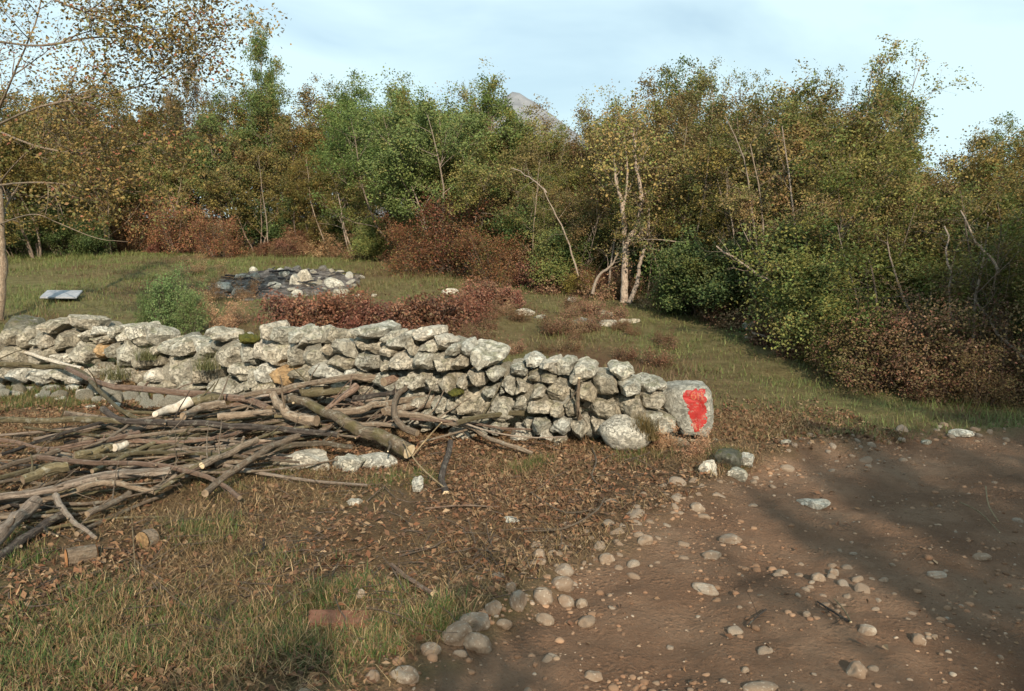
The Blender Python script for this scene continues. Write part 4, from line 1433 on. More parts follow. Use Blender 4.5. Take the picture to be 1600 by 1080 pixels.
# fanning pale stems of the green tree
dK = float(edge_depth(680)) + 0.3
lims = []
for k, (x0, x1, y1, x2, y2) in enumerate(((680, 655, 285, 608, 250), (683, 665, 280, 630, 235), (687, 676, 260, 650, 210), (692, 692, 250, 686, 180), (700, 708, 260, 716, 190), (690, 684, 270, 670, 200))):
    b = at_depth(x0, 335, dK)
    b[2] = float(height(b[0], b[1])) - 0.05
    lims.append([b] + L(dK, (x0 - 2, 330), (x1, y1), (x2, y2)))
limb_tree('fanning_stems', 'fan of thin pale stems rising from the rust bush before the green tree', lims, [(0.045, 0.01)] * 6, 307, 5, 0.7, 5, 0.35, 7, 0.15, 0.07, GREEN, [3, 3, 3, 1], M_BARK_PALE, f0=0.6, cat='tree')

# leaning dead poles and thin bare saplings at the near thicket
POLES = [((1150, 492), (1152, 420), (1135, 300), 0.02, 'upright thin grey pole beside the yellow leaved spray'),
         ((1228, 462), (1180, 425), (1120, 385), 0.022, 'fallen grey pole slanting down into the brown tangle'),
         ((1262, 505), (1240, 470), (1190, 430), 0.022, 'broken grey pole end resting on the stick heap'),
         ((1275, 420), (1300, 385), (1325, 352), 0.02, 'slanting bare pole in the dark gap beside the sunlit bush'),
         ((1490, 520), (1482, 440), (1478, 350), 0.016, 'thin straight grey sapling before the dark thicket'),
         ((1600, 560), (1565, 525), (1520, 460), 0.018, 'dead pole slanting into the dark thicket end'),
         ((1120, 410), (1165, 360), (1200, 310), 0.014, 'thin bare rod crossing the upright grey pole'),
         ((1075, 378), (1020, 374), (1000, 372), 0.010, 'thin level twig reaching toward the forked trunk'),
         ((905, 430), (880, 360), (850, 300), 0.02, 'bare brown pole leaning back among the brown trees'),
         ((855, 300), (830, 280), (800, 262), 0.018, 'short bare bough high among the brown trees'),
         ((1560, 420), (1530, 380), (1500, 330), 0.016, 'slanting bare rod high in the dark thicket'),
         ((1105, 470), (1120, 420), (1150, 360), 0.016, 'thin rod leaning beside the upright grey pole')]
for i, (a, b, c, r, lb) in enumerate(POLES):
    d = float(edge_depth(a[0])) + (0.15 if a[0] > 1000 else -0.2)
    P = spline([at_depth(a[0], a[1], d), at_depth(b[0], b[1], d + .1), at_depth(c[0], c[1], d + .35)], 10)
    P += np.random.default_rng(i).normal(size=P.shape) * 0.012
    base = P[0].copy()
    mb = MB()
    tube(mb, P - base, np.linspace(r, r * 0.5, 10), 6, capmat=0, rough=.15, seed=i)
    rg = np.random.default_rng(i + 40)
    twig_out(rg, P - base, r, mb, [], 7, 0.5, 2, 0.25, 0.3, 0.02, 3)
    tag(link('dead_pole', mb.mesh('dead_pole', M_BARK_PALE, True, uv=True), loc=base), lb, 'dead branch')

rs_ = np.random.default_rng(88)
for i, x in enumerate(list(np.linspace(850, 1580, 20)) + [250, 420, 520, 600, 745, 800]):
    x = x + rs_.uniform(-18, 18)
    d = float(edge_depth(x)) + rs_.uniform(0.0, 0.7)
    X = (x - 800) / FPX * d
    P = wob(rs_, (X, d, float(height(X, d)) - 0.05), (rs_.normal(0, .22), rs_.normal(0, .1), 1), rs_.uniform(1.8, 3.4) * (0.7 if x > 1330 else 1.0), 10, 0.07, 0.03)
    base = P[0].copy()
    mb = MB()
    r_ = rs_.uniform(0.012, 0.026)
    tube(mb, P - base, np.linspace(r_, r_ * .3, 11), 6, rough=.12, seed=i)
    twig_out(rs_, P - base, r_, mb, [], 9, 0.7, 3, 0.3, 0.25, 0.03, 3)
    tag(link('bare_sapling', mb.mesh('bare_sapling', M_BARK_PALE if i % 2 else M_BARK, True, uv=True), loc=base), 'bare ' + ('pale' if i % 2 else 'grey brown') + ' sapling stem ' + min(LAND, key=lambda t: abs(t[0] - x))[1], 'sapling', 'bare sapling stems at the thicket front')

# trees on the near side of the track, behind the viewpoint: their shade falls across the track
for i, (x, y, k, s, sz) in enumerate(((4.95, -6.5, 'green2', 0.7, 1.10), (5.75, -6.2, 'ochre2', 0.9, 1.30), (6.3, -6.4, 'olive2', 1.0, 1.36), (7.3, -6.0, 'green2', 1.0, 1.20), (8.2, -5.4, 'green2', 1.1, 1.55), (9.6, -4.8, 'ochre2', 1.2, 1.75), (11.2, -4.2, 'green2', 1.3, 1.6), (7.8, -4.6, 'olive2', 1.3, 1.85), (8.5, -5.4, 'ochre2', 1.2, 1.85), (2.75, -4.7, 'airy', 0.32, 0.74), (3.5, -6.0, 'green2', 0.35, 0.95))):
    plant('leafy_tree', PR[k], (x, y, float(height(x, y))), s, i * 1.1, 'roadside tree beyond the view whose shade crosses the dirt track', 'tree', 'roadside trees that shade the track', sz=sz)
plant('bush', PR['deepbush'], (0.30, -1.75, 0.0), 0.50, 0.5, 'slim added bush out of view whose shade stands in for the camera holder', 'bush', crown='foliage', stem='stem', sz=1.36)  # unseen bush added to cast the shade of the person holding the camera

# ---------------------------------------------------------------- the pile of cut branches
PX_F = [0, 150, 350, 500, 650, 830, 910]
PY_F = [885, 835, 775, 735, 722, 716, 700]


def pile_h(px, py):
    yf = np.interp(px, PX_F, PY_F)
    t = np.clip((yf - py) / (yf - 595), 0, 1)
    return 0.035 + 0.36 * t * np.interp(px, [0, 200, 600, 800, 920], [0.8, 1.0, 1.0, 0.7, 0.4])


BARK = {'b': M_BARK, 'o': M_BARK_OLIVE, 'm': M_BARK_MOSS, 'r': M_BARK_RED, 'd': M_BARK_DARK, 'w': M_PEELED, 'p': M_BARK_PALE, 's': M_STRAW}
BR = [
    ([(-40, 566), (0, 570), (61, 572), (102, 575), (130, 584), (145, 599), (163, 618), (184, 637), (215, 656)], 9, 6, 'o', 'longest crooked olive branch bending down from the wall end', 0),
    ([(106, 577), (147, 594), (183, 604), (244, 608), (306, 615), (351, 619), (384, 624), (420, 638)], 8, 12, 'r', 'red brown branch running level along the top of the pile', 0),
    ([(29, 548), (58, 556), (92, 566), (128, 577)], 5, 7, 'w', 'splintered white stick end sticking out at the wall end', 0),
    ([(-30, 656), (0, 656), (81, 656), (130, 655), (183, 659), (204, 661)], 9, 10, 'o', 'straight olive branch entering level above the leaf litter', 0),
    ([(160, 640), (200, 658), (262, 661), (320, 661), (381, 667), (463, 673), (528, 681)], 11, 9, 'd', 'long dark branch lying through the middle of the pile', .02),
    ([(57, 704), (122, 696), (183, 684), (218, 677)], 7, 10, 'r', 'branch with torn orange wood at its end', 0),
    ([(-40, 742), (0, 732), (41, 720), (65, 713), (92, 706)], 8, 9, 'b', 'grey branch with a pale round cut end', 0),
    ([(61, 713), (92, 718), (143, 724), (204, 724), (244, 728), (285, 734), (320, 745), (350, 760), (374, 778)], 9, 8, 'r', 'long branch curving down to the litter in front', .03),
    ([(-50, 780), (0, 777), (71, 769), (122, 755), (183, 743), (225, 738), (268, 737)], 10, 17, 'p', 'thick smooth grey bough rising from the frame edge', .02),
    ([(-50, 784), (0, 781), (50, 778), (88, 776)], 9, 10, 'b', 'grey branch lying under the thick smooth bough', -.02),
    ([(86, 776), (98, 793), (114, 812), (124, 822), (150, 840)], 11, 6, 'p', 'short branch forking down to the grass', .01),
    ([(56, 787), (30, 806), (12, 825), (-10, 848), (-40, 880)], 20, 22, 'p', 'thick pale bough bending down out of frame', .02),
    ([(104, 800), (81, 813), (37, 843), (7, 865), (-30, 890)], 13, 18, 'd', 'dark wet log in the shade of the pale bough', -.02),  # the shadow on this log is put into its dark bark colour
    ([(137, 802), (165, 790), (203, 771)], 11, 9, 'b', 'short straight stick propped in front of the pile', 0),
    ([(122, 764), (153, 755), (183, 756), (214, 764), (240, 770)], 10, 9, 'b', 'arched grey branch over the dark hollow', .02),
    ([(236, 766), (256, 756), (275, 742)], 8, 6, 'b', 'short stick leaning on the arched branch', .02),
    ([(36, 748), (71, 736), (108, 729)], 15, 17, 'o', 'stubby olive log among the thinner branches', 0),
    ([(115, 714), (150, 706), (178, 700)], 14, 15, 'o', 'olive log stub with broken white end', 0),
    ([(178, 701), (198, 694)], 13, 10, 'w', 'broken white wood chunk on the olive stub', .01),
    ([(243, 646), (262, 640), (297, 628)], 10, 17, 'w', 'peeled white log lying bright on the pile', .02),
    ([(290, 632), (315, 625), (345, 622)], 15, 14, 'o', 'olive bark log behind the peeled white one', 0),
    ([(285, 652), (308, 640), (330, 633), (352, 629)], 12, 15, 'b', 'short curved log beside the peeled white one', 0.03),
    ([(426, 616), (438, 634), (450, 646), (470, 655), (494, 660)], 13, 19, 'b', 'heavy forked bough rising at the pile centre', .03),
    ([(444, 622), (470, 626), (502, 642), (533, 657), (563, 671), (604, 688), (640, 704)], 12, 25, 'm', 'thick mossy trunk with a pale sawn end', .02),
    ([(381, 618), (420, 612), (463, 604), (524, 594), (575, 590), (620, 591), (672, 580)], 8, 13, 'b', 'long grey bough along the back of the pile', .04),
    ([(600, 596), (641, 589), (660, 585), (678, 579)], 15, 5, 'r', 'split branch tip with ochre torn wood', .05),
    ([(783, 572), (743, 577), (702, 586), (671, 593), (641, 603), (624, 614), (616, 632), (617, 651), (631, 667), (652, 678)], 6, 11, 'b', 'hooked branch curling round like a sickle', .05),
    ([(510, 639), (530, 624), (557, 604)], 7, 12, 'r', 'broken orange brown stick slanting up at the pile back', .04),
    ([(512, 641), (563, 641), (584, 633), (614, 628), (665, 622)], 12, 10, 'b', 'knobbly grey branch ending beside the sickle shaped one', .01),
    ([(600, 642), (616, 638), (661, 632), (694, 626)], 12, 11, 'b', 'straight grey stub pointing at the rough wall stone', .0),
    ([(605, 642), (631, 647), (661, 651), (702, 661), (732, 667), (763, 683), (804, 698), (832, 709)], 12, 6, 'b', 'long grey branch trailing off past the pile end', 0),
    ([(714, 662), (753, 651), (804, 646), (865, 650), (908, 656)], 9, 9, 'o', 'arched olive branch lying against the wall', .05),
    ([(640, 655), (730, 661), (783, 669), (830, 672)], 4, 3, 'r', 'thin red twig under the arched olive branch', .0),
    ([(315, 729), (345, 714), (370, 702), (402, 686)], 11, 10, 'b', 'front prop branch with pale scarred tip', .02),
    ([(320, 772), (344, 751), (389, 721), (433, 694), (465, 683)], 12, 10, 'b', 'longest front branch propped up on the mossy limb', .04),
    ([(395, 712), (437, 701), (472, 694), (523, 695), (550, 700)], 9, 8, 'm', 'arched mossy limb above the white rock', .02),
    ([(0, 712), (60, 690), (130, 668), (190, 655)], 6, 5, 'd', 'thin dark branch crossing the leaf litter', -.01),
    ([(-30, 688), (20, 690), (60, 700), (110, 704)], 7, 4, 'r', 'thin red branch low in the leaf litter', -.01),
    ([(340, 652), (380, 646), (425, 645)], 12, 10, 'b', 'short grey branch behind the heavy forked bough', .0),
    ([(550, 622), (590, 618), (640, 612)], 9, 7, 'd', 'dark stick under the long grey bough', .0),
    ([(505, 612), (470, 616), (500, 615), (560, 606)], 13, 11, 'o', 'olive branch stub at the back of the pile', .0),
    ([(205, 660), (190, 672), (160, 690), (130, 700)], 5, 4, 'b', 'thin crooked branch below the straight olive one', .0),
    ([(540, 668), (590, 664), (640, 668)], 8, 7, 'b', 'grey stick lying behind the mossy trunk', .0),
]
M_CUT_OLD = wood_mat('weathered_cut_wood', (0.12, 0.085, 0.055), (0.20, 0.145, 0.095), (0.28, 0.21, 0.14))
DISC = {6: M_CUT, 23: M_CUT, 16: M_CUT_OLD, 19: M_PEELED, 18: M_PEELED, 5: M_CUT_ORANGE, 33: M_CUT}
rb = np.random.default_rng(77)
for i, (pts, w0, w1, m, lb, dh) in enumerate(BR):
    px = np.array([p[0] for p in pts], float)
    py = np.array([p[1] for p in pts], float)
    hh = pile_h(px, py) + dh
    Q = hit(px, py, np.maximum(hh, 0.02))
    n = max(10, 5 * len(pts))
    P = spline(Q, n)
    dep = P[:, 1]
    wpx = np.linspace(w0, w1, n)
    r = 0.5 * wpx * dep / FPX * 1.0
    P = P + (fbm(np.stack([np.linspace(0, n * .25, n) + i * 9, np.zeros(n), np.zeros(n)], -1), 2, i)[:, None] * np.array([0.3, 0.3, 1.0])) * r[:, None] * 0.35
    base = P[n // 2].copy()
    mb = MB()
    tube(mb, P - base, r, 10 if max(w0, w1) > 9 else 7, capmat=1, rough=0.16, seed=i)
    # side shoots and knots
    for _ in range(3 if w1 + w0 > 12 and m != 'w' else 0):
        k = rb.integers(2, n - 2)
        t = P[k + 1] - P[k]
        d = np.cross(t, rb.normal(size=3))
        d[2] = abs(d[2])
        d = d / np.linalg.norm(d) + 0.8 * t / np.linalg.norm(t)
        Ls = rb.choice([0.05, 0.08, 0.22, 0.35])
        Sx = wob(rb, P[k] - base, d, Ls, 4, 0.12)
        rs = r[k] * (0.42 if Ls < .1 else 0.3)
        tube(mb, Sx, np.linspace(rs, rs * (0.8 if Ls < .1 else 0.35), 5), 6, capmat=1)
    o = link('branch', mb.mesh('branch', [BARK[m], DISC.get(i, M_CUT_OLD)], True, uv=True, sharp=rad(60)), loc=base)
    tag(o, lb, 'log' if 'log' in lb or 'trunk' in lb else 'branch')

# pale end face of the mossy trunk seen from the side: a longitudinal saw cut
# filler branches inside the heap
PILEMARK = [(60, 656, 'below the straight olive branch'), (160, 660, 'beside the crooked olive branch end'), (270, 640, 'beside the peeled white log'), (330, 640, 'by the short curved log'), (440, 640, 'by the heavy forked bough'), (560, 670, 'by the mossy trunk'),
            (620, 640, 'by the sickle shaped branch'), (520, 615, 'under the long grey back bough'), (190, 697, 'by the broken white chunk'), (300, 700, 'in the dark middle hollow'), (370, 700, 'behind the front props'), (430, 700, 'under the arched mossy limb'),
            (230, 735, 'above the thick smooth bough'), (70, 740, 'by the stubby olive log'), (150, 770, 'under the thick smooth bough'), (60, 800, 'beside the bending pale bough'), (20, 770, 'where the pile leaves the frame'), (130, 810, 'by the short forking branch'), (400, 670, 'under the long dark branch'), (320, 665, 'along the long dark branch')]


def filler(n, seed, label, group, wr, lr, sel, mats, dh, name='branch', cat='branch'):
    rg = np.random.default_rng(seed)
    for i in range(n):
        x, y = sel(rg)
        ln = rg.uniform(*lr)
        a = rg.normal(0, 0.16) - 0.10
        b = rg.normal(0, 0.12)
        xs = x + np.array([-0.5, -0.17, 0.17, 0.5]) * ln
        ys = y + np.array([-0.5, -0.17, 0.17, 0.5]) * ln * a + np.array([0, 1, 1, 0]) * ln * b * 0.3
        h = np.maximum(pile_h(xs, ys) * rg.uniform(0.45, 0.95) + dh, 0.015)
        P = spline(hit(xs, ys, h), 12)
        w = rg.uniform(*wr)
        r = 0.5 * w * P[:, 1] / FPX * np.linspace(1, rg.uniform(0.4, 0.8), 12)
        base = P[6].copy()
        mb = MB()
        tube(mb, P - base, r, 7, capmat=1, rough=0.15, seed=i)
        for _ in range(2):
            k = rg.integers(2, 10)
            Sx = wob(rg, P[k] - base, P[k + 1] - P[k] + rg.normal(size=3) * 0.03, rg.uniform(0.06, 0.3), 4, 0.15)
            tube(mb, Sx, np.linspace(r[k] * .4, r[k] * .15, 5), 4)
        mk = rg.choice(mats)
        o = link(name, mb.mesh(name, [BARK[mk], M_CUT_OLD if i % 6 else M_CUT], True, uv=True, sharp=rad(60)), loc=base)
        near = min(PILEMARK, key=lambda t: (t[0] - x) ** 2 + 4 * (t[1] - y) ** 2)[2]
        tag(o, ('thicker ' if w > 0.5 * (wr[0] + wr[1]) else 'thin ') + {'b': 'grey brown', 'o': 'olive', 'r': 'red brown', 'd': 'dark', 'p': 'pale grey'}[mk] + ' ' + label + ' ' + near, cat, group)


filler(54, 1, 'branch buried in the pile', 'thin branches inside the pile', (3.5, 8), (90, 210), lambda g: (g.uniform(190, 470), g.uniform(655, 735)), list('bbborp'), -.01)
filler(40, 2, 'branch at the pile back', 'thin branches at the pile back', (4, 9), (90, 200), lambda g: (g.uniform(400, 700), g.uniform(605, 665)), list('bbpr'), -.02)
filler(26, 3, 'branch low in the pile end', 'branches under the boughs', (4, 10), (90, 200), lambda g: (g.uniform(-20, 190), g.uniform(735, 830)), list('bbod'), -.03)
filler(18, 5, 'long pole lying along the pile', 'long poles along the pile', (4.5, 8.5), (260, 430), lambda g: (g.uniform(100, 430), g.uniform(625, 745)), list('bpbpo'), .03)
filler(14, 6, 'long twig fanning up toward the wall', 'twigs fanning toward the wall', (2.2, 4), (120, 240), lambda g: (g.uniform(520, 800), g.uniform(612, 672)), list('bpr'), .05)
filler(10, 4, 'stray branch on the litter', 'stray branches beside the pile', (3, 6), (80, 180), lambda g: (g.uniform(0, 200), g.uniform(665, 720)), list('bdr'), -.02)

# standing sticks, dark stump and dry stalks
STK = [([(905, 591, .58), (903, 640, .3), (911, 676, .05)], 5, 9, 'b', 'upright grey stick leaning on the wall front', 'stick'),
       ([(704, 690, .10), (700, 712, .06), (692, 735, .05), (690, 752, .02), (698, 772, .0)], 9, 12, 'd', 'black rotten root standing in the litter', 'stick'),
       ([(630, 690, .20), (655, 727, .10), (696, 764, .02)], 2.2, 2.6, 's', 'long pale dry stalk slanting down from the mossy trunk', 'stalk'),
       ([(645, 712, .06), (665, 688, .14), (690, 660, .30)], 2.0, 2.4, 's', 'pale dry stalk crossing the longer slanting one', 'stalk'),
       ([(612, 882, .02), (640, 905, .03), (676, 928, .02)], 6, 8, 'r', 'short brown stick on the soil before the track stones', 'stick'),
       ([(830, 770, .02), (880, 800, .03), (935, 795, .05)], 3, 2, 'b', 'bent grey twig on the bare soil below the wall', 'twig'),
       ([(665, 795, .02), (720, 790, .04), (780, 792, .02)], 3, 2, 'r', 'level thin twig on the soil below the pile end', 'twig'),
       ([(820, 830, .02), (880, 826, .04), (930, 800, .06), (945, 778, .05)], 3.5, 2, 'b', 'longest curved twig on the bare soil', 'twig'),
       ([(925, 700, .02), (932, 720, .03), (925, 745, .02), (945, 765, .01)], 3, 2, 'b', 'wavy twig below the big pale boulder', 'twig'),
       ([(205, 800, .02), (208, 840, .04), (212, 900, .02)], 2, 1.5, 's', 'thin pale stalk on the litter before the pile', 'stalk'),
       ([(1500, 785, .02), (1530, 800, .05), (1562, 832, .03)], 2.6, 2, 's', 'pale bent stalk on the shaded dirt track', 'stalk'),
       ([(1540, 760, .10), (1545, 790, .05), (1560, 815, .01)], 2.2, 2, 's', 'upright dry stalk on the shaded dirt track', 'stalk'),
       ([(1304, 936, .02), (1318, 952, .02), (1330, 972, .02)], 2.4, 2.8, 's', 'short pale twig pressed into the dirt track', 'twig'),
       ([(1277, 940, .01), (1305, 958, .02), (1328, 972, .01)], 3, 4, 'd', 'short dark twig meeting the pale one on the dirt track', 'twig'),
       ([(1168, 978, .01), (1180, 966, .02), (1197, 952, .01)], 2.6, 3, 'd', 'lone dark twig in the middle of the dirt track', 'twig'),
       ([(380, 870, .02), (410, 860, .03), (412, 842, .03)], 5, 4, 'd', 'dark short stick on the litter before the white rock', 'stick'),
       ([(1195, 505, .30), (1215, 525, .15), (1222, 545, .02)], 4, 4, 'b', 'brown stick propped on the stick heap', 'stick'),
       ([(1165, 528, .04), (1215, 522, .16), (1260, 518, .12)], 4, 3, 'p', 'level grey stick on the stick heap', 'stick'),
       ([(1175, 520, .20), (1210, 530, .12), (1240, 540, .03)], 3, 3, 'p', 'slanting grey stick on the stick heap', 'stick'),
       ([(495, 425, .08), (525, 432, .05), (548, 434, .03)], 4, 4, 's', 'pale stick lying beside the burnt heap', 'stick')]
for i, (pts, w0, w1, m, lb, ct) in enumerate(STK):
    a = np.array(pts, float)
    P = spline(hit(a[:, 0], a[:, 1], a[:, 2]), 12)
    r = 0.5 * np.linspace(w0, w1, 12) * P[:, 1] / FPX
    base = P[6].copy()
    mb = MB()
    tube(mb, P - base, r, 7, capmat=1, rough=.2, seed=i)
    if ct != 'stalk':
        rg = np.random.default_rng(i + 9)
        for _ in range(3):
            k = rg.integers(2, 10)
            Sx = wob(rg, P[k] - base, P[k + 1] - P[k] + rg.normal(size=3) * 0.03, rg.uniform(0.05, 0.18), 4, 0.15)
            tube(mb, Sx, np.linspace(r[k] * .45, r[k] * .15, 5), 4)
    tag(link(ct, mb.mesh(ct, [BARK[m], M_CUT], True, uv=True), loc=base), lb, ct)

# sawn log stubs on the grass
def sawn(px, py, w, ang, label, cut):
    q = hit(px, py)
    s = q[1] / FPX
    mb = MB()
    Lg = w * s
    P = np.array([[-0.5 * Lg, 0, 0], [-.2 * Lg, 0, 0], [.2 * Lg, 0, 0], [.5 * Lg, 0, 0]])
    tube(mb, P, [15 * s, 15.5 * s, 15 * s, 14 * s], 16, rough=.06, seed=4)
    th = np.arange(16) / 16 * 6.283
    o = link('log_stub', mb.mesh('log_stub', M_BARK, True, uv=True), loc=(q[0], q[1], q[2] + 11 * s), rot=(0, 0.02, ang))
    tag(o, label, 'log')
    for e, sg in ((-0.5, -1), (0.5, 1)):
        mbc = MB()
        rr_ = 14.6 * s if e < 0 else 13.6 * s
        ring = np.stack([np.full(16, e * Lg + sg * 0.004), rr_ * np.cos(th), rr_ * np.sin(th)], -1)
        v = np.vstack([ring, [[e * Lg + sg * 0.005, 0, 0]]])
        f = np.array([[k, (k + 1) % 16, 16] if sg > 0 else [(k + 1) % 16, k, 16] for k in range(16)])
        mbc.add(v, f)
        link('cut_face', mbc.mesh('cut_face', cut), o)


sawn(128, 878, 42, rad(38), 'short sawn log with bright orange cut end on the grass', M_CUT_ORANGE)
sawn(232, 852, 20, rad(65), 'small weathered log end half sunk in the litter', M_OCHRE)

# brick half buried at the verge
def block(name, size, loc, rot, mat, label, cat, seed=0, br=0.006):
    bm = bmesh.new()
    bmesh.ops.create_cube(bm, size=1.0)
    bmesh.ops.scale(bm, vec=size, verts=bm.verts)
    bmesh.ops.bevel(bm, geom=bm.edges[:], offset=br, segments=2, affect='EDGES')
    bmesh.ops.subdivide_edges(bm, edges=bm.edges[:], cuts=2, use_grid_fill=True)
    for v in bm.verts:
        k = fbm(np.array(v.co) * 18 + seed, 3, seed)
        v.co += v.normal * float(k) * br * 0.5
    me = bpy.data.meshes.new(name)
    bm.to_mesh(me)
    bm.free()
    me.materials.append(mat)
    return tag(link(name, me, loc=loc, rot=rot), label, cat)


q = hit(528, 975)
block('clay_brick', (0.25, 0.115, 0.07), (q[0], q[1], q[2] + 0.0), (0.10, 0.10, 0.18), M_BRICK, 'worn red clay brick half sunk in the verge grass', 'brick', 3)
q = hit(97, 468)
block('grey_board', (0.62, 0.75, 0.03), (q[0], q[1], q[2] + 0.10), (0.12, 0.03, 0.35), M_BOARD, 'flat grey board lying in the shaded grass behind the wall', 'board', 5)


# ---------------------------------------------------------------- rocks of the field and the outcrops
def rock(px, py, w, h, mat, label, sub=4, dz=0.25, depth=None, cat='rock', group=None, name='rock', seed=None, rz=None, kind='s'):
    q = hit(px, py + h * 0.5)
    s = q[1] / FPX
    rg = np.random.default_rng(int(px * 7 + py) if seed is None else seed)
    sx, sz = 0.5 * w * s, 0.5 * h * s / math.cos(PITCH)
    sy = depth if depth else 0.5 * (sx + sz)
    P, f = stone_verts(rg, sub, (sx, sy, sz), 11, (0.6, 0.95), 0.16) if kind == 's' else cobble_verts(rg, sub, (sx, sy, sz))
    o = link(name, MB().add(P, f).mesh(name, mat, True, sharp=rad(42) if kind == 's' else None), loc=(q[0], q[1] + sy * 0.6, q[2] + sz * (1 - dz * 2.2)), rot=(0, 0, rg.uniform(-.3, .3) if rz is None else rz))
    return tag(o, label, cat, group)


rock(475, 715, 86, 40, M_LIME_WHITE, 'broad white limestone rock under the arched mossy limb', depth=0.16)
rock(540, 722, 60, 30, M_LIME, 'grey white rock piece between the two white ones')
rock(585, 718, 72, 26, M_LIME_WHITE, 'smooth white rock under the sawn mossy trunk', kind='c')
rock(450, 722, 50, 26, M_LIME, 'speckled rock at the end of the white outcrop')
rock(653, 752, 18, 30, M_LIME_WHITE, 'small bone white upright stone in the litter')
rock(1110, 728, 34, 26, M_LIME_WHITE, 'white lumpy rock below the painted end stone')
rock(1140, 712, 40, 36, M_DARKROCK, 'mossy dark rock at the wall foot below the painted stone')
rock(1170, 715, 26, 34, M_LIME_WHITE, 'white pitted rock standing at the corner of the track')
rock(1150, 738, 40, 22, M_LIME, 'grey stone sunk at the corner between wall and track')
rock(703, 454, 26, 14, M_LIME_WHITE, 'small white rock in the field before the rust bush')
rock(822, 486, 36, 14, M_LIME_WHITE, 'white rock cluster piece in the middle of the field')
rock(845, 494, 20, 10, M_LIME, 'flat grey rock beside the white one in the field')
rock(895, 466, 16, 10, M_LIME, 'small grey rock at the thicket edge before the leaning stem')
rock(912, 500, 44, 16, M_GREY, 'long flat grey rock before the forked trunk')
rock(948, 488, 30, 12, M_LIME, 'pale rock just below the forked trunk foot')
rock(950, 503, 40, 12, M_LIME_WHITE, 'broken white rock beside the long flat grey one')
rock(985, 500, 34, 12, M_LIME, 'low pale rock at the end of the field rock row')
rock(1505, 676, 36, 14, M_LIME_WHITE, 'white rock at the far edge of the track')
rock(1448, 690, 20, 10, M_LIME, 'grey stone at the far track edge')
rock(1560, 595, 26, 20, M_LIME_WHITE, 'white stone at the dark thicket end')
rock(1585, 600, 30, 18, M_LIME, 'grey stone beside the white one at the thicket end')
rock(1180, 506, 34, 26, M_GREY, 'bluish grey rock behind the stick heap')
rock(1230, 530, 30, 18, M_GREY, 'grey rock under the stick heap')
rock(1275, 785, 50, 16, M_LIME_WHITE, 'flat bright white rock lying on the dirt track')
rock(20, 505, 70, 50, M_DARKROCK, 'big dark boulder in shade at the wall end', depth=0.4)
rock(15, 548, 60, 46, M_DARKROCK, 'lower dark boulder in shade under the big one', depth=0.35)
rock(800, 812, 30, 10, M_LIME_WHITE, 'chipped white stone on the bare soil')
rock(552, 782, 26, 12, M_LIME_WHITE, 'small white stone flake in the litter below the outcrop')
rock(735, 522, 14, 8, M_LIME_WHITE, 'lone white pebble sized stone behind the wall top')
rock(1230, 690, 18, 9, M_LIME, 'small stone on the grass edge of the track')
for i, (x, y, w, h) in enumerate(((130, 612, 40, 16), (112, 604, 24, 14), (75, 604, 30, 14), (60, 616, 24, 12), (155, 622, 26, 12), (95, 622, 22, 10), (178, 632, 20, 10), (20, 614, 26, 12), (140, 635, 18, 8), (40, 606, 24, 14))):
    rock(x, y, w, h, M_LIME_WHITE if i % 3 == 0 else M_LIME, 'loose stone fallen at the foot of the wall behind the pile', 2, group='loose stones at the wall foot', name='fallen_stone', cat='stone')

rl = np.random.default_rng(64)
for i in range(34):
    x, y = rl.uniform(-10, 330), 0
    y = np.interp(x, [0, 200, 330], [606, 618, 632]) + rl.uniform(-8, 16)
    q = hit(x, y)
    s_ = rl.uniform(0.03, 0.085)
    o = link('fallen_stone', core[rl.integers(7)], loc=(q[0], q[1], q[2] + s_ * .3), rot=tuple(rl.uniform(0, 6.28, 3)), scale=(s_ * 1.3, s_, s_ * .8))
    tag(o, 'loose stone fallen at the foot of the wall behind the pile', 'stone', 'loose stones at the wall foot')

# moss cushions
for i, (x, y, w, h, lb) in enumerate(((386, 530, 34, 16, 'bright moss cushion on top of the wall'), (712, 613, 26, 10, 'small moss pad on the rough wall stone'))):
    r = wall_hit(x, y)
    p, e, n = wall_pt(r[0])
    s = r[2] / FPX
    P, f = cobble_verts(np.random.default_rng(i), 4, (w * s * .5, 0.12, h * s * .5), 0.12)
    P = P + ico(4)[0] * (0.012 * fbm(P * 60, 3, 2))[:, None]
    tag(link('moss_cushion', MB().add(P, f).mesh('moss_cushion', M_MOSS, True), loc=(p[0] - n[0] * .02, p[1] - n[1] * .02, r[1])), lb, 'moss')

# burnt heap
qh = hit(440, 452)
rg = np.random.default_rng(9)
gxx, gyy = np.meshgrid(np.linspace(-1, 1, 60), np.linspace(-1, 1, 50))
HX, HY = 1.6, 2.2
r2 = np.hypot(gxx, gyy)
hz = np.clip(1 - r2 ** 2, 0, 1) ** 0.8 * 0.32 * (0.6 + 0.4 * gyy)
xw, yw = qh[0] + gxx * HX, qh[1] + 0.6 + gyy * HY
zz = height(xw, yw) + hz + 0.2 * fbm2(xw, yw, 2.4, 4, 71) * np.clip(1.1 - r2, 0, 1) - 0.03 * (r2 > 0.95) - 0.06 * np.clip(r2 - 0.9, 0, 1)
i2, j2 = np.meshgrid(np.arange(49), np.arange(59), indexing='ij')
hq = np.stack([i2 * 60 + j2, i2 * 60 + j2 + 1, (i2 + 1) * 60 + j2 + 1, (i2 + 1) * 60 + j2], -1).reshape(-1, 4)
hq = hq[(r2.ravel()[hq] < 1.02).all(1)]
mb = MB().add(np.stack([xw - qh[0], yw - qh[1], zz - qh[2]], -1).reshape(-1, 3), hq)
tag(link('ash_heap', mb.mesh('ash_heap', M_ASH, True), loc=qh), 'black burnt heap of ash and charred wood in the field', 'ash heap')


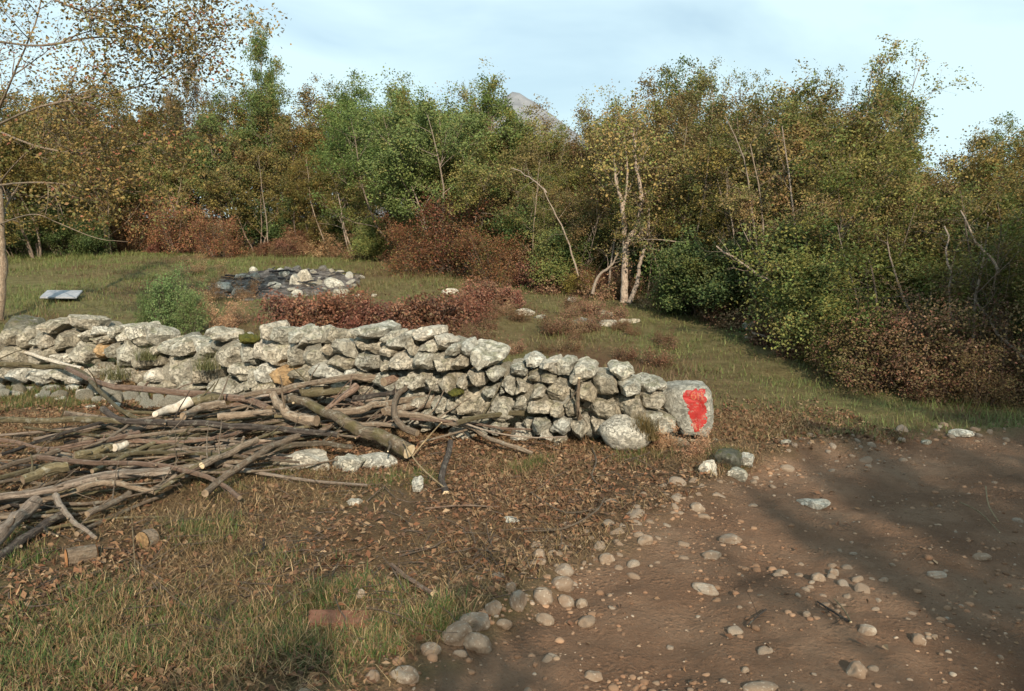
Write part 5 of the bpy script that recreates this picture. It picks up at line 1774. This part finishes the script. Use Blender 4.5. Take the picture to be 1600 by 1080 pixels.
def heap_z(x, y):
    a, b = (x - qh[0]) / HX, (y - qh[1] - 0.6) / HY
    r_ = math.hypot(a, b)
    return float(height(x, y)) + max(1 - r_ * r_, 0) ** 0.8 * 0.32 * (0.6 + 0.4 * b) + 0.2 * float(fbm2(x, y, 2.4, 4, 71)) * max(min(1.1 - r_, 1), 0)


for i in range(22):
    a, rr_ = rg.uniform(0, 6.28), math.sqrt(rg.random()) * 0.9
    x, y = qh[0] + math.cos(a) * rr_ * HX, qh[1] + 0.6 + math.sin(a) * rr_ * HY
    z = heap_z(x, y) + 0.04
    mb = MB()
    yaw = rg.normal(0, 0.5)
    P = wob(rg, (0, 0, 0), (math.cos(yaw), math.sin(yaw), rg.normal(0, .12)), rg.uniform(0.4, 1.1), 6, 0.10)
    tube(mb, P - P.mean(0), np.linspace(0.016, 0.008, 7) * rg.uniform(0.6, 1.8), 7, capmat=0, rough=.2, seed=i)
    tag(link('charred_stick', mb.mesh('charred_stick', M_CHAR, True, uv=True), loc=(x, y, z)), 'charred grey black stick lying on the burnt heap', 'stick', 'charred sticks on the burnt heap')
HS = [(478, 432, 24, 26), (462, 435, 16, 20), (522, 440, 24, 14), (530, 458, 18, 16), (540, 455, 14, 8), (463, 457, 16, 10), (516, 444, 12, 12), (400, 430, 14, 12), (375, 432, 16, 12), (396, 421, 10, 10), (445, 425, 16, 10), (380, 455, 26, 14), (350, 445, 22, 14),
      (584, 462, 10, 6), (560, 462, 10, 5), (524, 474, 10, 5), (430, 445, 20, 10), (440, 422, 10, 8)]
for i, (x, y, w, h) in enumerate(HS):
    q = hit(x, y + h / 2, 0.0)
    z = None
    for dd in np.arange(-3.2, 0.4, 0.05):          # nearest surface of the heap along the sight line
        c = at_depth(x, y + h * .4, q[1] + dd)
        if c[2] <= heap_z(c[0], c[1]):
            q, z = c, c[2]
            break
    s = q[1] / FPX
    P, f = stone_verts(rg, 3, (w * s * .62, w * s * .5, h * s * .66), 11, (.6, .95), .14)
    tag(link('stone', MB().add(P, f).mesh('stone', M_LIME_WHITE if i % 4 != 3 else M_GREY, True, sharp=rad(42)), loc=(q[0], q[1], q[2] + h * s * .2), rot=(0, 0, rg.uniform(-.5, .5))),
        'largest white stone standing on the burnt heap' if i == 0 else 'white stone on or beside the burnt heap', 'stone', None if i == 0 else 'white stones of the burnt heap')

M_SOOT = stone_mat('sooty_stone', (0.09, 0.080, 0.072), (0.18, 0.165, 0.15), (0.30, 0.285, 0.265), lich_amt=0.6, stain_amt=0.1)
HST = []
for k in range(6):
    P, f = stone_verts(rg, 3, (1, rg.uniform(.6, .9), rg.uniform(.4, .7)), 11, (.6, .95), .16)
    HST.append(MB().add(P, f))
HSW = [m.mesh('heap_stone', M_LIME_WHITE, True, sharp=rad(42)) for m in HST]
HSD = [m.mesh('sooty_stone', M_SOOT, True, sharp=rad(42)) for m in HST]
for i in range(110):
    a, rr_ = rg.uniform(0, 6.28), math.sqrt(rg.random()) * 1.02
    x, y = qh[0] + math.cos(a) * rr_ * HX, qh[1] + 0.6 + math.sin(a) * rr_ * HY
    w_ = rg.random() < 0.30 + 0.35 * (math.cos(a) * rr_)
    s_ = 0.04 + 0.12 * rg.random() ** 2
    o = link('stone', (HSW if w_ else HSD)[rg.integers(6)], loc=(x, y, heap_z(x, y) + s_ * 0.15), rot=(rg.uniform(-.4, .4), rg.uniform(-.4, .4), rg.uniform(0, 6.28)), scale=s_)
    if w_:
        tag(o, 'white stone on or beside the burnt heap', 'stone', 'white stones of the burnt heap')
    else:
        tag(o, 'soot blackened stone on the burnt heap', 'stone', 'sooty stones of the burnt heap')

# ---------------------------------------------------------------- cobbles at the track edge
rc = np.random.default_rng(31)
COB = []
for k in range(10):
    P, f = stone_verts(rc, 3, (1, rc.uniform(0.6, 0.95), rc.uniform(0.45, 0.75)), 7, (0.72, 0.98), 0.14, box=0.9)
    COB.append(MB().add(P, f).mesh('cobble', M_COBBLE, True))
BIG = [(712, 992, 62, 36, -35, 'long brown cobble lying aslant at the corner of the verge'), (740, 970, 56, 30, -15, 'broad tan cobble behind the long brown one'), (745, 1003, 50, 30, 15, 'oval speckled cobble in front of the long brown one'),
       (672, 1014, 34, 24, 10, 'grey cobble sunk beside the long brown one'), (632, 1054, 50, 26, 5, 'wide brown cobble in the shade at the frame bottom'), (582, 1056, 24, 24, 0, 'small grey cobble beside the wide brown shaded one'),
       (771, 948, 28, 30, 10, 'upright brown cobble next to the pale wedge'), (798, 918, 18, 22, 0, 'pale wedge shaped cobble on the verge'), (809, 936, 28, 38, 5, 'tall egg shaped tan cobble on the verge'), (788, 974, 26, 18, -10, 'flat tan cobble between the broad one and the track'),
       (852, 968, 32, 22, 5, 'rounded pinkish cobble on the track edge'), (882, 890, 30, 22, -5, 'white tan cobble topmost of the middle cluster'), (878, 912, 40, 26, 0, 'large grey brown cobble of the middle cluster'),
       (884, 938, 30, 22, 10, 'whitish cobble at the foot of the middle cluster'), (909, 942, 20, 18, -20, 'small pale round cobble beside the whitish one'), (848, 930, 34, 30, 0, 'brown lumpy cobble of the middle cluster'),
       (843, 866, 22, 22, 20, 'bright cream cobble standing alone on the soil'), (1141, 842, 36, 18, 0, 'largest cream cobble lying on the dirt track'), (1112, 868, 34, 16, -5, 'flat tan cobble just before the largest cream one'),
       (1104, 920, 44, 16, 5, 'long flat slab cobble on the dirt track'), (948, 872, 26, 20, 0, 'tan cobble at the bend of the verge'), (1008, 844, 26, 18, -15, 'pair leading tan cobble on the upper verge'),
       (1090, 792, 26, 18, 0, 'grey tan cobble high on the verge'), (1200, 940, 0, 0, 0, ''), (1356, 984, 28, 20, 0, 'grey round cobble in the shade of the track'), (1436, 998, 24, 20, 10, 'whitish round cobble in the shade of the track'),
       (1536, 870, 30, 12, 0, 'bluish flat cobble on the shaded track'), (1466, 898, 34, 10, 0, 'thin pale flat stone in the sun strip of the track'), (1190, 1076, 60, 14, 0, 'pale cobble cut off by the frame bottom'), (1280, 902, 24, 16, 0, 'tan cobble first of the track cluster'),
       (1303, 894, 18, 14, 0, 'small round cobble behind the first of the track cluster'), (928, 1056, 30, 18, 0, 'lumpy whitish cobble alone low on the track'), (563, 927, 16, 16, 0, 'yellowish stone in the verge grass above the brick'), (622, 995, 16, 14, 0, 'small grey stone beside the shaded grass tuft'),
       (1340, 1046, 34, 30, 0, 'crumbled clod of pale stone low on the track')]
taken = []
for i, (x, y, w, h, an, lb) in enumerate(BIG):
    if not w:
        continue
    q = hit(x, y + h * 0.3)
    s = q[1] / FPX
    a, c = 0.5 * w * s, 0.5 * h * s * 1.08
    rg = np.random.default_rng(i + 500)
    P, f = stone_verts(rg, 4, (a, 0.5 * (a + c) * 0.95, c), 7, (0.75, 0.98), 0.13, box=0.92)
    o = link('cobble', MB().add(P, f).mesh('cobble', M_COBBLE, True), loc=(q[0], q[1] + 0.25 * a, q[2] + c * 0.22), rot=(0, rad(-an) * -1, rad(rg.uniform(-15, 15))))
    tag(o, lb, 'cobble')
    taken.append((q[0], q[1], a))


def scatter_cob(n, pts, sz, label, group):
    cnt = 0
    for (x, y) in pts:
        if cnt >= n:
            break
        s = rc.uniform(*sz) * (1.5 if rc.random() < 0.12 else 1)
        if any((x - a) ** 2 + (y - b) ** 2 < (c + s) ** 2 * 0.7 for a, b, c in taken):
            continue
        taken.append((x, y, s))
        z = float(height(x, y))
        o = link('cobble', COB[rc.integers(10)], loc=(x, y, z + s * rc.uniform(-0.28, 0.08)), rot=(rc.uniform(-.4, .4), rc.uniform(-.4, .4), rc.uniform(0, 6.28)), scale=(s, s * rc.uniform(.8, 1.1), s * rc.uniform(.8, 1.1)))
        tag(o, label, 'cobble', group)
        cnt += 1


def along_edge(n, lo, hi, sg):
    T0 = TRK[2:16]
    Ls = np.concatenate([[0], np.cumsum(np.linalg.norm(np.diff(T0, axis=0), axis=1))])
    out_ = []
    cents = rc.uniform(lo, hi, 16) * Ls[-1]
    us = np.where(rc.random(n) < 0.65, cents[rc.integers(16, size=n)] + rc.normal(0, 0.14, n), rc.uniform(lo * Ls[-1], hi * Ls[-1], n))
    for u in np.clip(us, lo * Ls[-1], hi * Ls[-1] - 1e-3):
        p = np.array([np.interp(u, Ls, T0[:, k]) for k in (0, 1)])
        k = min(np.searchsorted(Ls, u), len(T0) - 1)
        e = T0[k] - T0[k - 1]
        nrm = np.array([-e[1], e[0]]) / np.linalg.norm(e)
        p = p + nrm * rc.normal(-0.02, sg)
        out_.append(p)
    return out_


scatter_cob(120, along_edge(400, 0.0, 0.62, 0.16), (0.018, 0.045), 'rounded tan cobble in the stony verge between soil and track', 'cobbles of the stony verge')
scatter_cob(45, along_edge(200, 0.6, 1.0, 0.15), (0.016, 0.035), 'small stone in the far verge between grass and track', 'stones of the far verge')
tp = [flat(rc.uniform(780, 1620), rc.uniform(740, 1085)) for _ in range(900)]
tp = [p for p in tp if track_sd(p[0], p[1]) > 0.12]
cl = [flat(1300 + rc.normal(0, 60), 905 + rc.normal(0, 24)) for _ in range(60)] + [flat(1390 + rc.normal(0, 70), 930 + rc.normal(0, 30)) for _ in range(60)]
scatter_cob(28, cl, (0.016, 0.036), 'tan cobble in the loose cluster across the middle of the track', 'cobbles of the track cluster')
scatter_cob(34, tp, (0.011, 0.026), 'small cobble pressed into the brown dirt track', 'cobbles pressed into the track')

# ---------------------------------------------------------------- gravel, litter, grass
PEB = [stone_verts(rc, 2, (1, rc.uniform(.65, 1), rc.uniform(.4, .75)), 7, (.66, .98), .22, box=0.9) for _ in range(6)]


def pebbles(name, xy, smin, smax, label, pal):
    mb = MB()
    n = len(xy)
    z = height(xy[:, 0], xy[:, 1])
    s = smin * (smax / smin) ** (rc.random(n) ** 2.2)
    for k in range(6):
        sel = np.arange(n)[k::6]
        V, f = PEB[k]
        a = rc.uniform(0, 6.28, len(sel))
        ca, sa = np.cos(a), np.sin(a)
        X = V[None, :, 0] * ca[:, None] - V[None, :, 1] * sa[:, None]
        Y = V[None, :, 0] * sa[:, None] + V[None, :, 1] * ca[:, None]
        Z = np.broadcast_to(V[None, :, 2], X.shape)
        P = np.stack([X, Y, Z], -1) * s[sel][:, None, None]
        P += np.stack([xy[sel, 0], xy[sel, 1], z[sel] + s[sel] * -0.05], -1)[:, None, :]
        F = (f[None] + (np.arange(len(sel)) * len(V))[:, None, None]).reshape(-1, 3)
        col = np.asarray(pal)[rc.integers(len(pal), size=len(sel))] * rc.uniform(.7, 1.25, (len(sel), 1))
        mb.add(P.reshape(-1, 3), F, 0, np.repeat(col, len(V), axis=0))
    tag(link(name, mb.mesh(name, M_PEBBLE, True, col=True)), label, kind='stuff')


gp = flat(rc.uniform(480, 1640, 2600), rc.uniform(690, 1090, 2600))
sdg = track_sd(gp[:, 0], gp[:, 1])
den = fbm2(gp[:, 0], gp[:, 1], 1.4, 3, 81)
gp = gp[(sdg > 0.0) & (rc.random(len(gp)) < np.clip(0.45 + 0.8 * den, 0.1, 1)) & (gp[:, 1] < 8)]
ge = np.array(along_edge(1300, 0.0, 1.0, 0.17))
PALG = [(0.23, 0.16, 0.105), (0.28, 0.21, 0.15), (0.18, 0.115, 0.072), (0.25, 0.20, 0.15), (0.20, 0.14, 0.095), (0.17, 0.10, 0.06), (0.21, 0.135, 0.085), (0.15, 0.09, 0.055)]
pebbles('gravel', np.vstack([gp, ge]), 0.004, 0.016, 'small gravel and clods pressed into the dirt track', PALG)

cp = flat(rc.uniform(480, 1640, 5200), rc.uniform(690, 1090, 5200))
dcl = fbm2(cp[:, 0], cp[:, 1], 1.8, 4, 83)
cp = cp[(track_sd(cp[:, 0], cp[:, 1]) > -0.1) & (rc.random(len(cp)) < np.clip(0.10 + 1.5 * dcl, 0.03, 1)) & (cp[:, 1] < 8)]
pebbles('soil_clods', np.vstack([cp, np.array(along_edge(900, 0.0, 1.0, 0.22))]), 0.006, 0.026, 'brown crumbs of soil broken from the dirt track', [(0.20, 0.120, 0.072), (0.16, 0.094, 0.056), (0.25, 0.155, 0.095), (0.18, 0.10, 0.058)])


def blades(xy, h, w, lean, cols, rng, z=None, seg=2, yaw=None, curl=0.6):
    n = len(xy)
    z = height(xy[:, 0], xy[:, 1]) if z is None else z
    yaw = rng.uniform(0, 6.283, n) if yaw is None else yaw
    dx, dy = np.cos(yaw), np.sin(yaw)
    px_, py_ = -dy, dx
    V = []
    for k in range(seg + 1):
        t = k / seg
        el = lean * (1 - curl * (1 - t)) if seg > 1 else lean
        o = h * t * np.sin(lean * (0.35 + 0.65 * t))
        u = h * t * np.cos(lean * (0.35 + 0.65 * t))
        ww = w * (1 - 0.85 * t) * 0.5
        c = np.stack([xy[:, 0] + dx * o, xy[:, 1] + dy * o, z + u - 0.004], -1)
        s = np.stack([px_ * ww, py_ * ww, np.zeros(n)], -1)
        V += [c - s, c + s]
    V = np.stack(V, 1)
    m = 2 * (seg + 1)
    b = (np.arange(n) * m)[:, None]
    F = np.concatenate([b + np.array([[2 * k, 2 * k + 1, 2 * k + 3, 2 * k + 2]]) for k in range(seg)], 0)
    return V.reshape(-1, 3), F, np.repeat(cols, m, axis=0)


rgz = np.random.default_rng(55)
GPAL = np.array([(0.062, 0.105, 0.026), (0.048, 0.088, 0.022), (0.090, 0.120, 0.032), (0.140, 0.135, 0.042)])
SPAL = np.array([(0.27, 0.175, 0.085), (0.20, 0.122, 0.060), (0.35, 0.25, 0.135), (0.14, 0.082, 0.044), (0.17, 0.115, 0.050)])
LPAL = np.array([(0.155, 0.088, 0.048), (0.19, 0.115, 0.064), (0.115, 0.064, 0.038), (0.24, 0.165, 0.10), (0.085, 0.050, 0.032), (0.165, 0.080, 0.044)])
FPAL = np.array([(0.175, 0.135, 0.058), (0.140, 0.122, 0.045), (0.230, 0.175, 0.090), (0.115, 0.112, 0.038), (0.160, 0.105, 0.055)])
FGREEN = np.array([(0.125, 0.165, 0.046), (0.150, 0.175, 0.052), (0.185, 0.180, 0.062), (0.105, 0.140, 0.042)])

# green tufts: (x, y, radius m, strength)
TUFT = [(60, 985, .30, 1), (120, 960, .28, 1), (20, 1040, .25, 1), (180, 1030, .25, .8), (250, 1010, .2, .5), (330, 1040, .2, .6), (400, 985, .2, .8), (440, 1010, .2, .8), (530, 920, .16, 1), (500, 930, .16, .9), (560, 990, .12, .5),
        (680, 976, .13, 1.2), (665, 985, .10, 1.2), (160, 915, .12, .7), (700, 960, .08, .8), (340, 965, .15, .8), (410, 875, .2, .5), (330, 825, .22, .7), (300, 830, .2, .6), (840, 722, .16, 1.0), (820, 730, .14, .8), (650, 745, .14, .7), (600, 745, .18, .3),
        (465, 735, .2, .6), (60, 635, .5, 1.1), (20, 630, .4, 1.0), (110, 640, .3, .8), (220, 628, .25, .7), (20, 870, .15, .7), (30, 830, .2, .5), (590, 1020, .14, .7), (540, 1030, .16, .6), (610, 930, .12, .5), (90, 1060, .3, .9), (1140, 728, .12, .9), (1120, 715, .12, .8), (960, 690, .15, .4), (350, 760, .2, .4),
        (480, 1000, .16, .8), (250, 960, .2, .5), (1000, 715, .2, .35), (1150, 745, .1, .6)]
pts, hs = [], []
for (x, y, r, st) in TUFT:
    q = flat(x, y)
    n = int(1250 * st * (r / .2) ** 1.4)
    # a tuft is several small clumps
    k = max(3, int(26 * r / .2))
    cs = q + rgz.normal(size=(k, 2)) * r * 0.55
    a = rgz.integers(k, size=n)
    pts.append(cs[a] + rgz.normal(size=(n, 2)) * 0.034)
    hs.append(rgz.uniform(0.025, 0.09, n))
pts, hs = np.vstack(pts), np.concatenate(hs)
ok = track_sd(pts[:, 0], pts[:, 1]) < 0.03
pts, hs = pts[ok], hs[ok]
g = GPAL[rgz.integers(4, size=len(pts))] * rgz.uniform(.7, 1.3, (len(pts), 1))
dry = rgz.random(len(pts)) < 0.38
g[dry] = SPAL[rgz.integers(5, size=dry.sum())]
mb = MB()
mb.add(*blades(pts, hs, rgz.uniform(0.003, 0.006, len(pts)), rgz.uniform(0.3, 1.5, len(pts)), g, rgz)[:2], 0, blades(pts, hs, 0.004, 0.5, g, rgz)[2])
tag(link('grass', mb.mesh('grass', M_GRASS, False, col=True)), 'green grass tufts on the verge before the woodpile', kind='stuff')

# straw and dry grass lying on the verge
n = 150000
xy = np.stack([rgz.uniform(-4.6, 2.6, n), rgz.uniform(2.5, 7.2, n)], -1)
vis = np.abs(xy[:, 0]) < 0.68 * xy[:, 1] + 0.2
sd = track_sd(xy[:, 0], xy[:, 1])
dn = np.clip(0.5 + 0.9 * fbm2(xy[:, 0], xy[:, 1], 1.3, 3, 91), 0.08, 1)
bare = np.exp(-(((xy[:, 0] - 0.35) / 1.0) ** 2 + ((xy[:, 1] - 4.85) / 0.75) ** 2))
ok = vis & (sd < 0.05) & (rgz.random(n) < dn * (1 - 0.75 * bare))
xy = xy[ok]
n = len(xy)
c = SPAL[rgz.integers(5, size=n)] * rgz.uniform(.4, 1.2, (n, 1))
mb = MB()
V, F, C_ = blades(xy, 0.02 + 0.16 * rgz.random(n) ** 1.8, rgz.uniform(0.0016, 0.0042, n), rgz.uniform(1.3, 1.62, n), c, rgz, z=height(xy[:, 0], xy[:, 1]) + 0.003 + 0.028 * rgz.random(n) ** 2)
mb.add(V, F, 0, C_)
tag(link('dry_grass', mb.mesh('dry_grass', M_LITTER, False, col=True)), 'dry straw coloured grass lying over the verge', kind='stuff')

# fallen leaves
n = 230000
xy = np.stack([rgz.uniform(-5.2, 3.2, n), rgz.uniform(2.5, 8.0, n)], -1)
vis = np.abs(xy[:, 0]) < 0.68 * xy[:, 1] + 0.2
sd = track_sd(xy[:, 0], xy[:, 1])
dn = np.clip(0.55 + 0.8 * fbm2(xy[:, 0], xy[:, 1], 1.0, 3, 95), 0.1, 1) * np.where(sd > 0, 0.012, 1.0)
ok = vis & (rgz.random(n) < dn)
xy = xy[ok]
n = len(xy)
s = (0.004 + 0.024 * rgz.random(n) ** 3.0)[:, None]
z = height(xy[:, 0], xy[:, 1]) + rgz.uniform(0.002, 0.022, n)
nr = rgz.normal(size=(n, 3)) * 0.55 + np.array([0, 0, 1.0])
nr /= np.linalg.norm(nr, axis=1, keepdims=True)
ax = np.cross(nr, rgz.normal(size=(n, 3)))
ax /= np.linalg.norm(ax, axis=1, keepdims=True)
sdv = np.cross(nr, ax)
C0 = np.stack([xy[:, 0], xy[:, 1], z], -1)
cu = rgz.uniform(0.0, 0.5, n)[:, None]
V = np.stack([C0 - ax * s, C0 + sdv * s * .55 + nr * s * cu, C0 + ax * s, C0 - sdv * s * .55 + nr * s * cu], 1).reshape(-1, 3)
c = LPAL[rgz.integers(len(LPAL), size=n)] * rgz.uniform(.6, 1.3, (n, 1))
mb = MB().add(V, np.arange(4 * n).reshape(-1, 4), 0, np.repeat(c, 4, axis=0))
tag(link('fallen_leaves', mb.mesh('fallen_leaves', M_LITTER, False, col=True)), 'brown fallen leaves littering the soil round the pile', kind='stuff')

# twiggy litter
mb = MB()
for i in range(900):
    p = flat(rgz.uniform(-20, 1130), rgz.uniform(690, 1000))
    if track_sd(p[0], p[1]) > -0.02:
        continue
    z = float(height(p[0], p[1])) + rgz.uniform(0.002, 0.02)
    a = rgz.uniform(0, 6.28)
    P = wob(rgz, (p[0], p[1], z), (math.cos(a), math.sin(a), rgz.normal(0, .12)), rgz.uniform(0.06, 0.34), 4, 0.13)
    tube(mb, P, np.linspace(0.0035, 0.0015, 5) * rgz.uniform(.6, 1.3), 4)
tag(link('twig_litter', mb.mesh('twig_litter', M_TWIG, True, uv=True)), 'thin broken twigs scattered on the soil', kind='stuff')

# field grass behind the wall
n = 400000
xy = np.stack([rgz.uniform(-17, 9, n), 6.3 + 22 * rgz.random(n) ** 1.5], -1)
vis = np.abs(xy[:, 0]) < 0.67 * xy[:, 1] + 0.3
# wall line: keep the field on its far side
wl_y = np.interp(xy[:, 0], WP[:, 0], WP[:, 1])
ok = vis & (track_sd(xy[:, 0], xy[:, 1]) < 0.0) & ((xy[:, 1] > wl_y + 0.45) | (xy[:, 0] > WP[-1][0] - 0.1)) & (rgz.random(n) < np.clip(0.65 + 0.7 * fbm2(xy[:, 0], xy[:, 1], 0.9, 3, 99), 0.15, 1))
ok &= ~(np.hypot((xy[:, 0] - qh[0]) / HX, (xy[:, 1] - qh[1] - .6) / HY) < 0.9)
xy = xy[ok]
n = len(xy)
fz = zones(xy[:, 0], xy[:, 1])
c = FPAL[rgz.integers(5, size=n)] * rgz.uniform(.7, 1.25, (n, 1))
gm = rgz.random(n) < np.clip(0.10 + 0.65 * smooth(1.2, 2.8, xy[:, 0]) + 0.75 * smooth(-3.4, -5, xy[:, 0]) + 0.5 * fbm2(xy[:, 0], xy[:, 1], 0.5, 2, 13), 0.05, .9)
c[gm] = FGREEN[rgz.integers(4, size=gm.sum())] * rgz.uniform(.7, 1.2, (gm.sum(), 1))
ru = rgz.random(n) < fz[2] * 0.85
c[ru] = LPAL[rgz.integers(6, size=ru.sum())] * 0.8
V, F, C_ = blades(xy, rgz.uniform(0.03, 0.10, n) * (1 + 0.03 * (xy[:, 1] - 7)) * (1 + 0.7 * np.clip(fbm2(xy[:, 0], xy[:, 1], 1.6, 3, 14), -.6, 1)), rgz.uniform(0.004, 0.009, n) * (1 + 0.05 * (xy[:, 1] - 7)), rgz.uniform(0.3, 1.4, n), c, rgz, seg=1)
mb = MB().add(V, F, 0, C_)
tag(link('field_grass', mb.mesh('field_grass', M_GRASS, False, col=True)), 'short olive and tan grass of the field behind the wall', kind='stuff')


# grass tufts that stand on stones
def tuft(px, py, h, n, label, pal, dfun):
    q = dfun(px, py)
    rg_ = np.random.default_rng(int(px))
    xy_ = rg_.normal(size=(n, 2)) * h * 0.28
    c_ = np.asarray(pal)[rg_.integers(len(pal), size=n)] * rg_.uniform(.7, 1.25, (n, 1))
    V_, F_, CC = blades(xy_, rg_.uniform(.5, 1.1, n) * h, np.full(n, 0.0045), rg_.uniform(0.2, 1.3, n), c_, rg_, z=np.zeros(n))
    tag(link('grass_tuft', MB().add(V_, F_, 0, CC).mesh('grass_tuft', M_GRASS, False, col=True), loc=q), label, 'grass tuft')


def on_wall(dz):
    def f_(px, py):
        r = wall_hit(px, py)
        p, e, n = wall_pt(r[0])
        return (p[0] + n[0] * dz, p[1] + n[1] * dz, r[1])
    return f_


DRYT = [(0.16, 0.115, 0.045), (0.11, 0.085, 0.03), (0.20, 0.14, 0.06), (0.085, 0.065, 0.02)]
tuft(1000, 668, 0.16, 420, 'dry olive grass tuft growing on the big pale boulder', DRYT, on_wall(0.10))
tuft(1010, 680, 0.10, 200, 'small grass tuft hanging beside the boulder top', DRYT, on_wall(0.12))
for x, y, h, lb in ((192, 590, .22, 'pale green weed tuft in the wall joint above the level branch'), (335, 575, .20, 'grass tuft on the wall face beside the ochre stone'), (240, 560, .18, 'grass tuft on the lichened wall stones behind the white stick')):
    tuft(x, y, h, 220, lb, [(0.12, 0.125, 0.05), (0.17, 0.15, 0.07), (0.09, 0.10, 0.035)], on_wall(0.08))
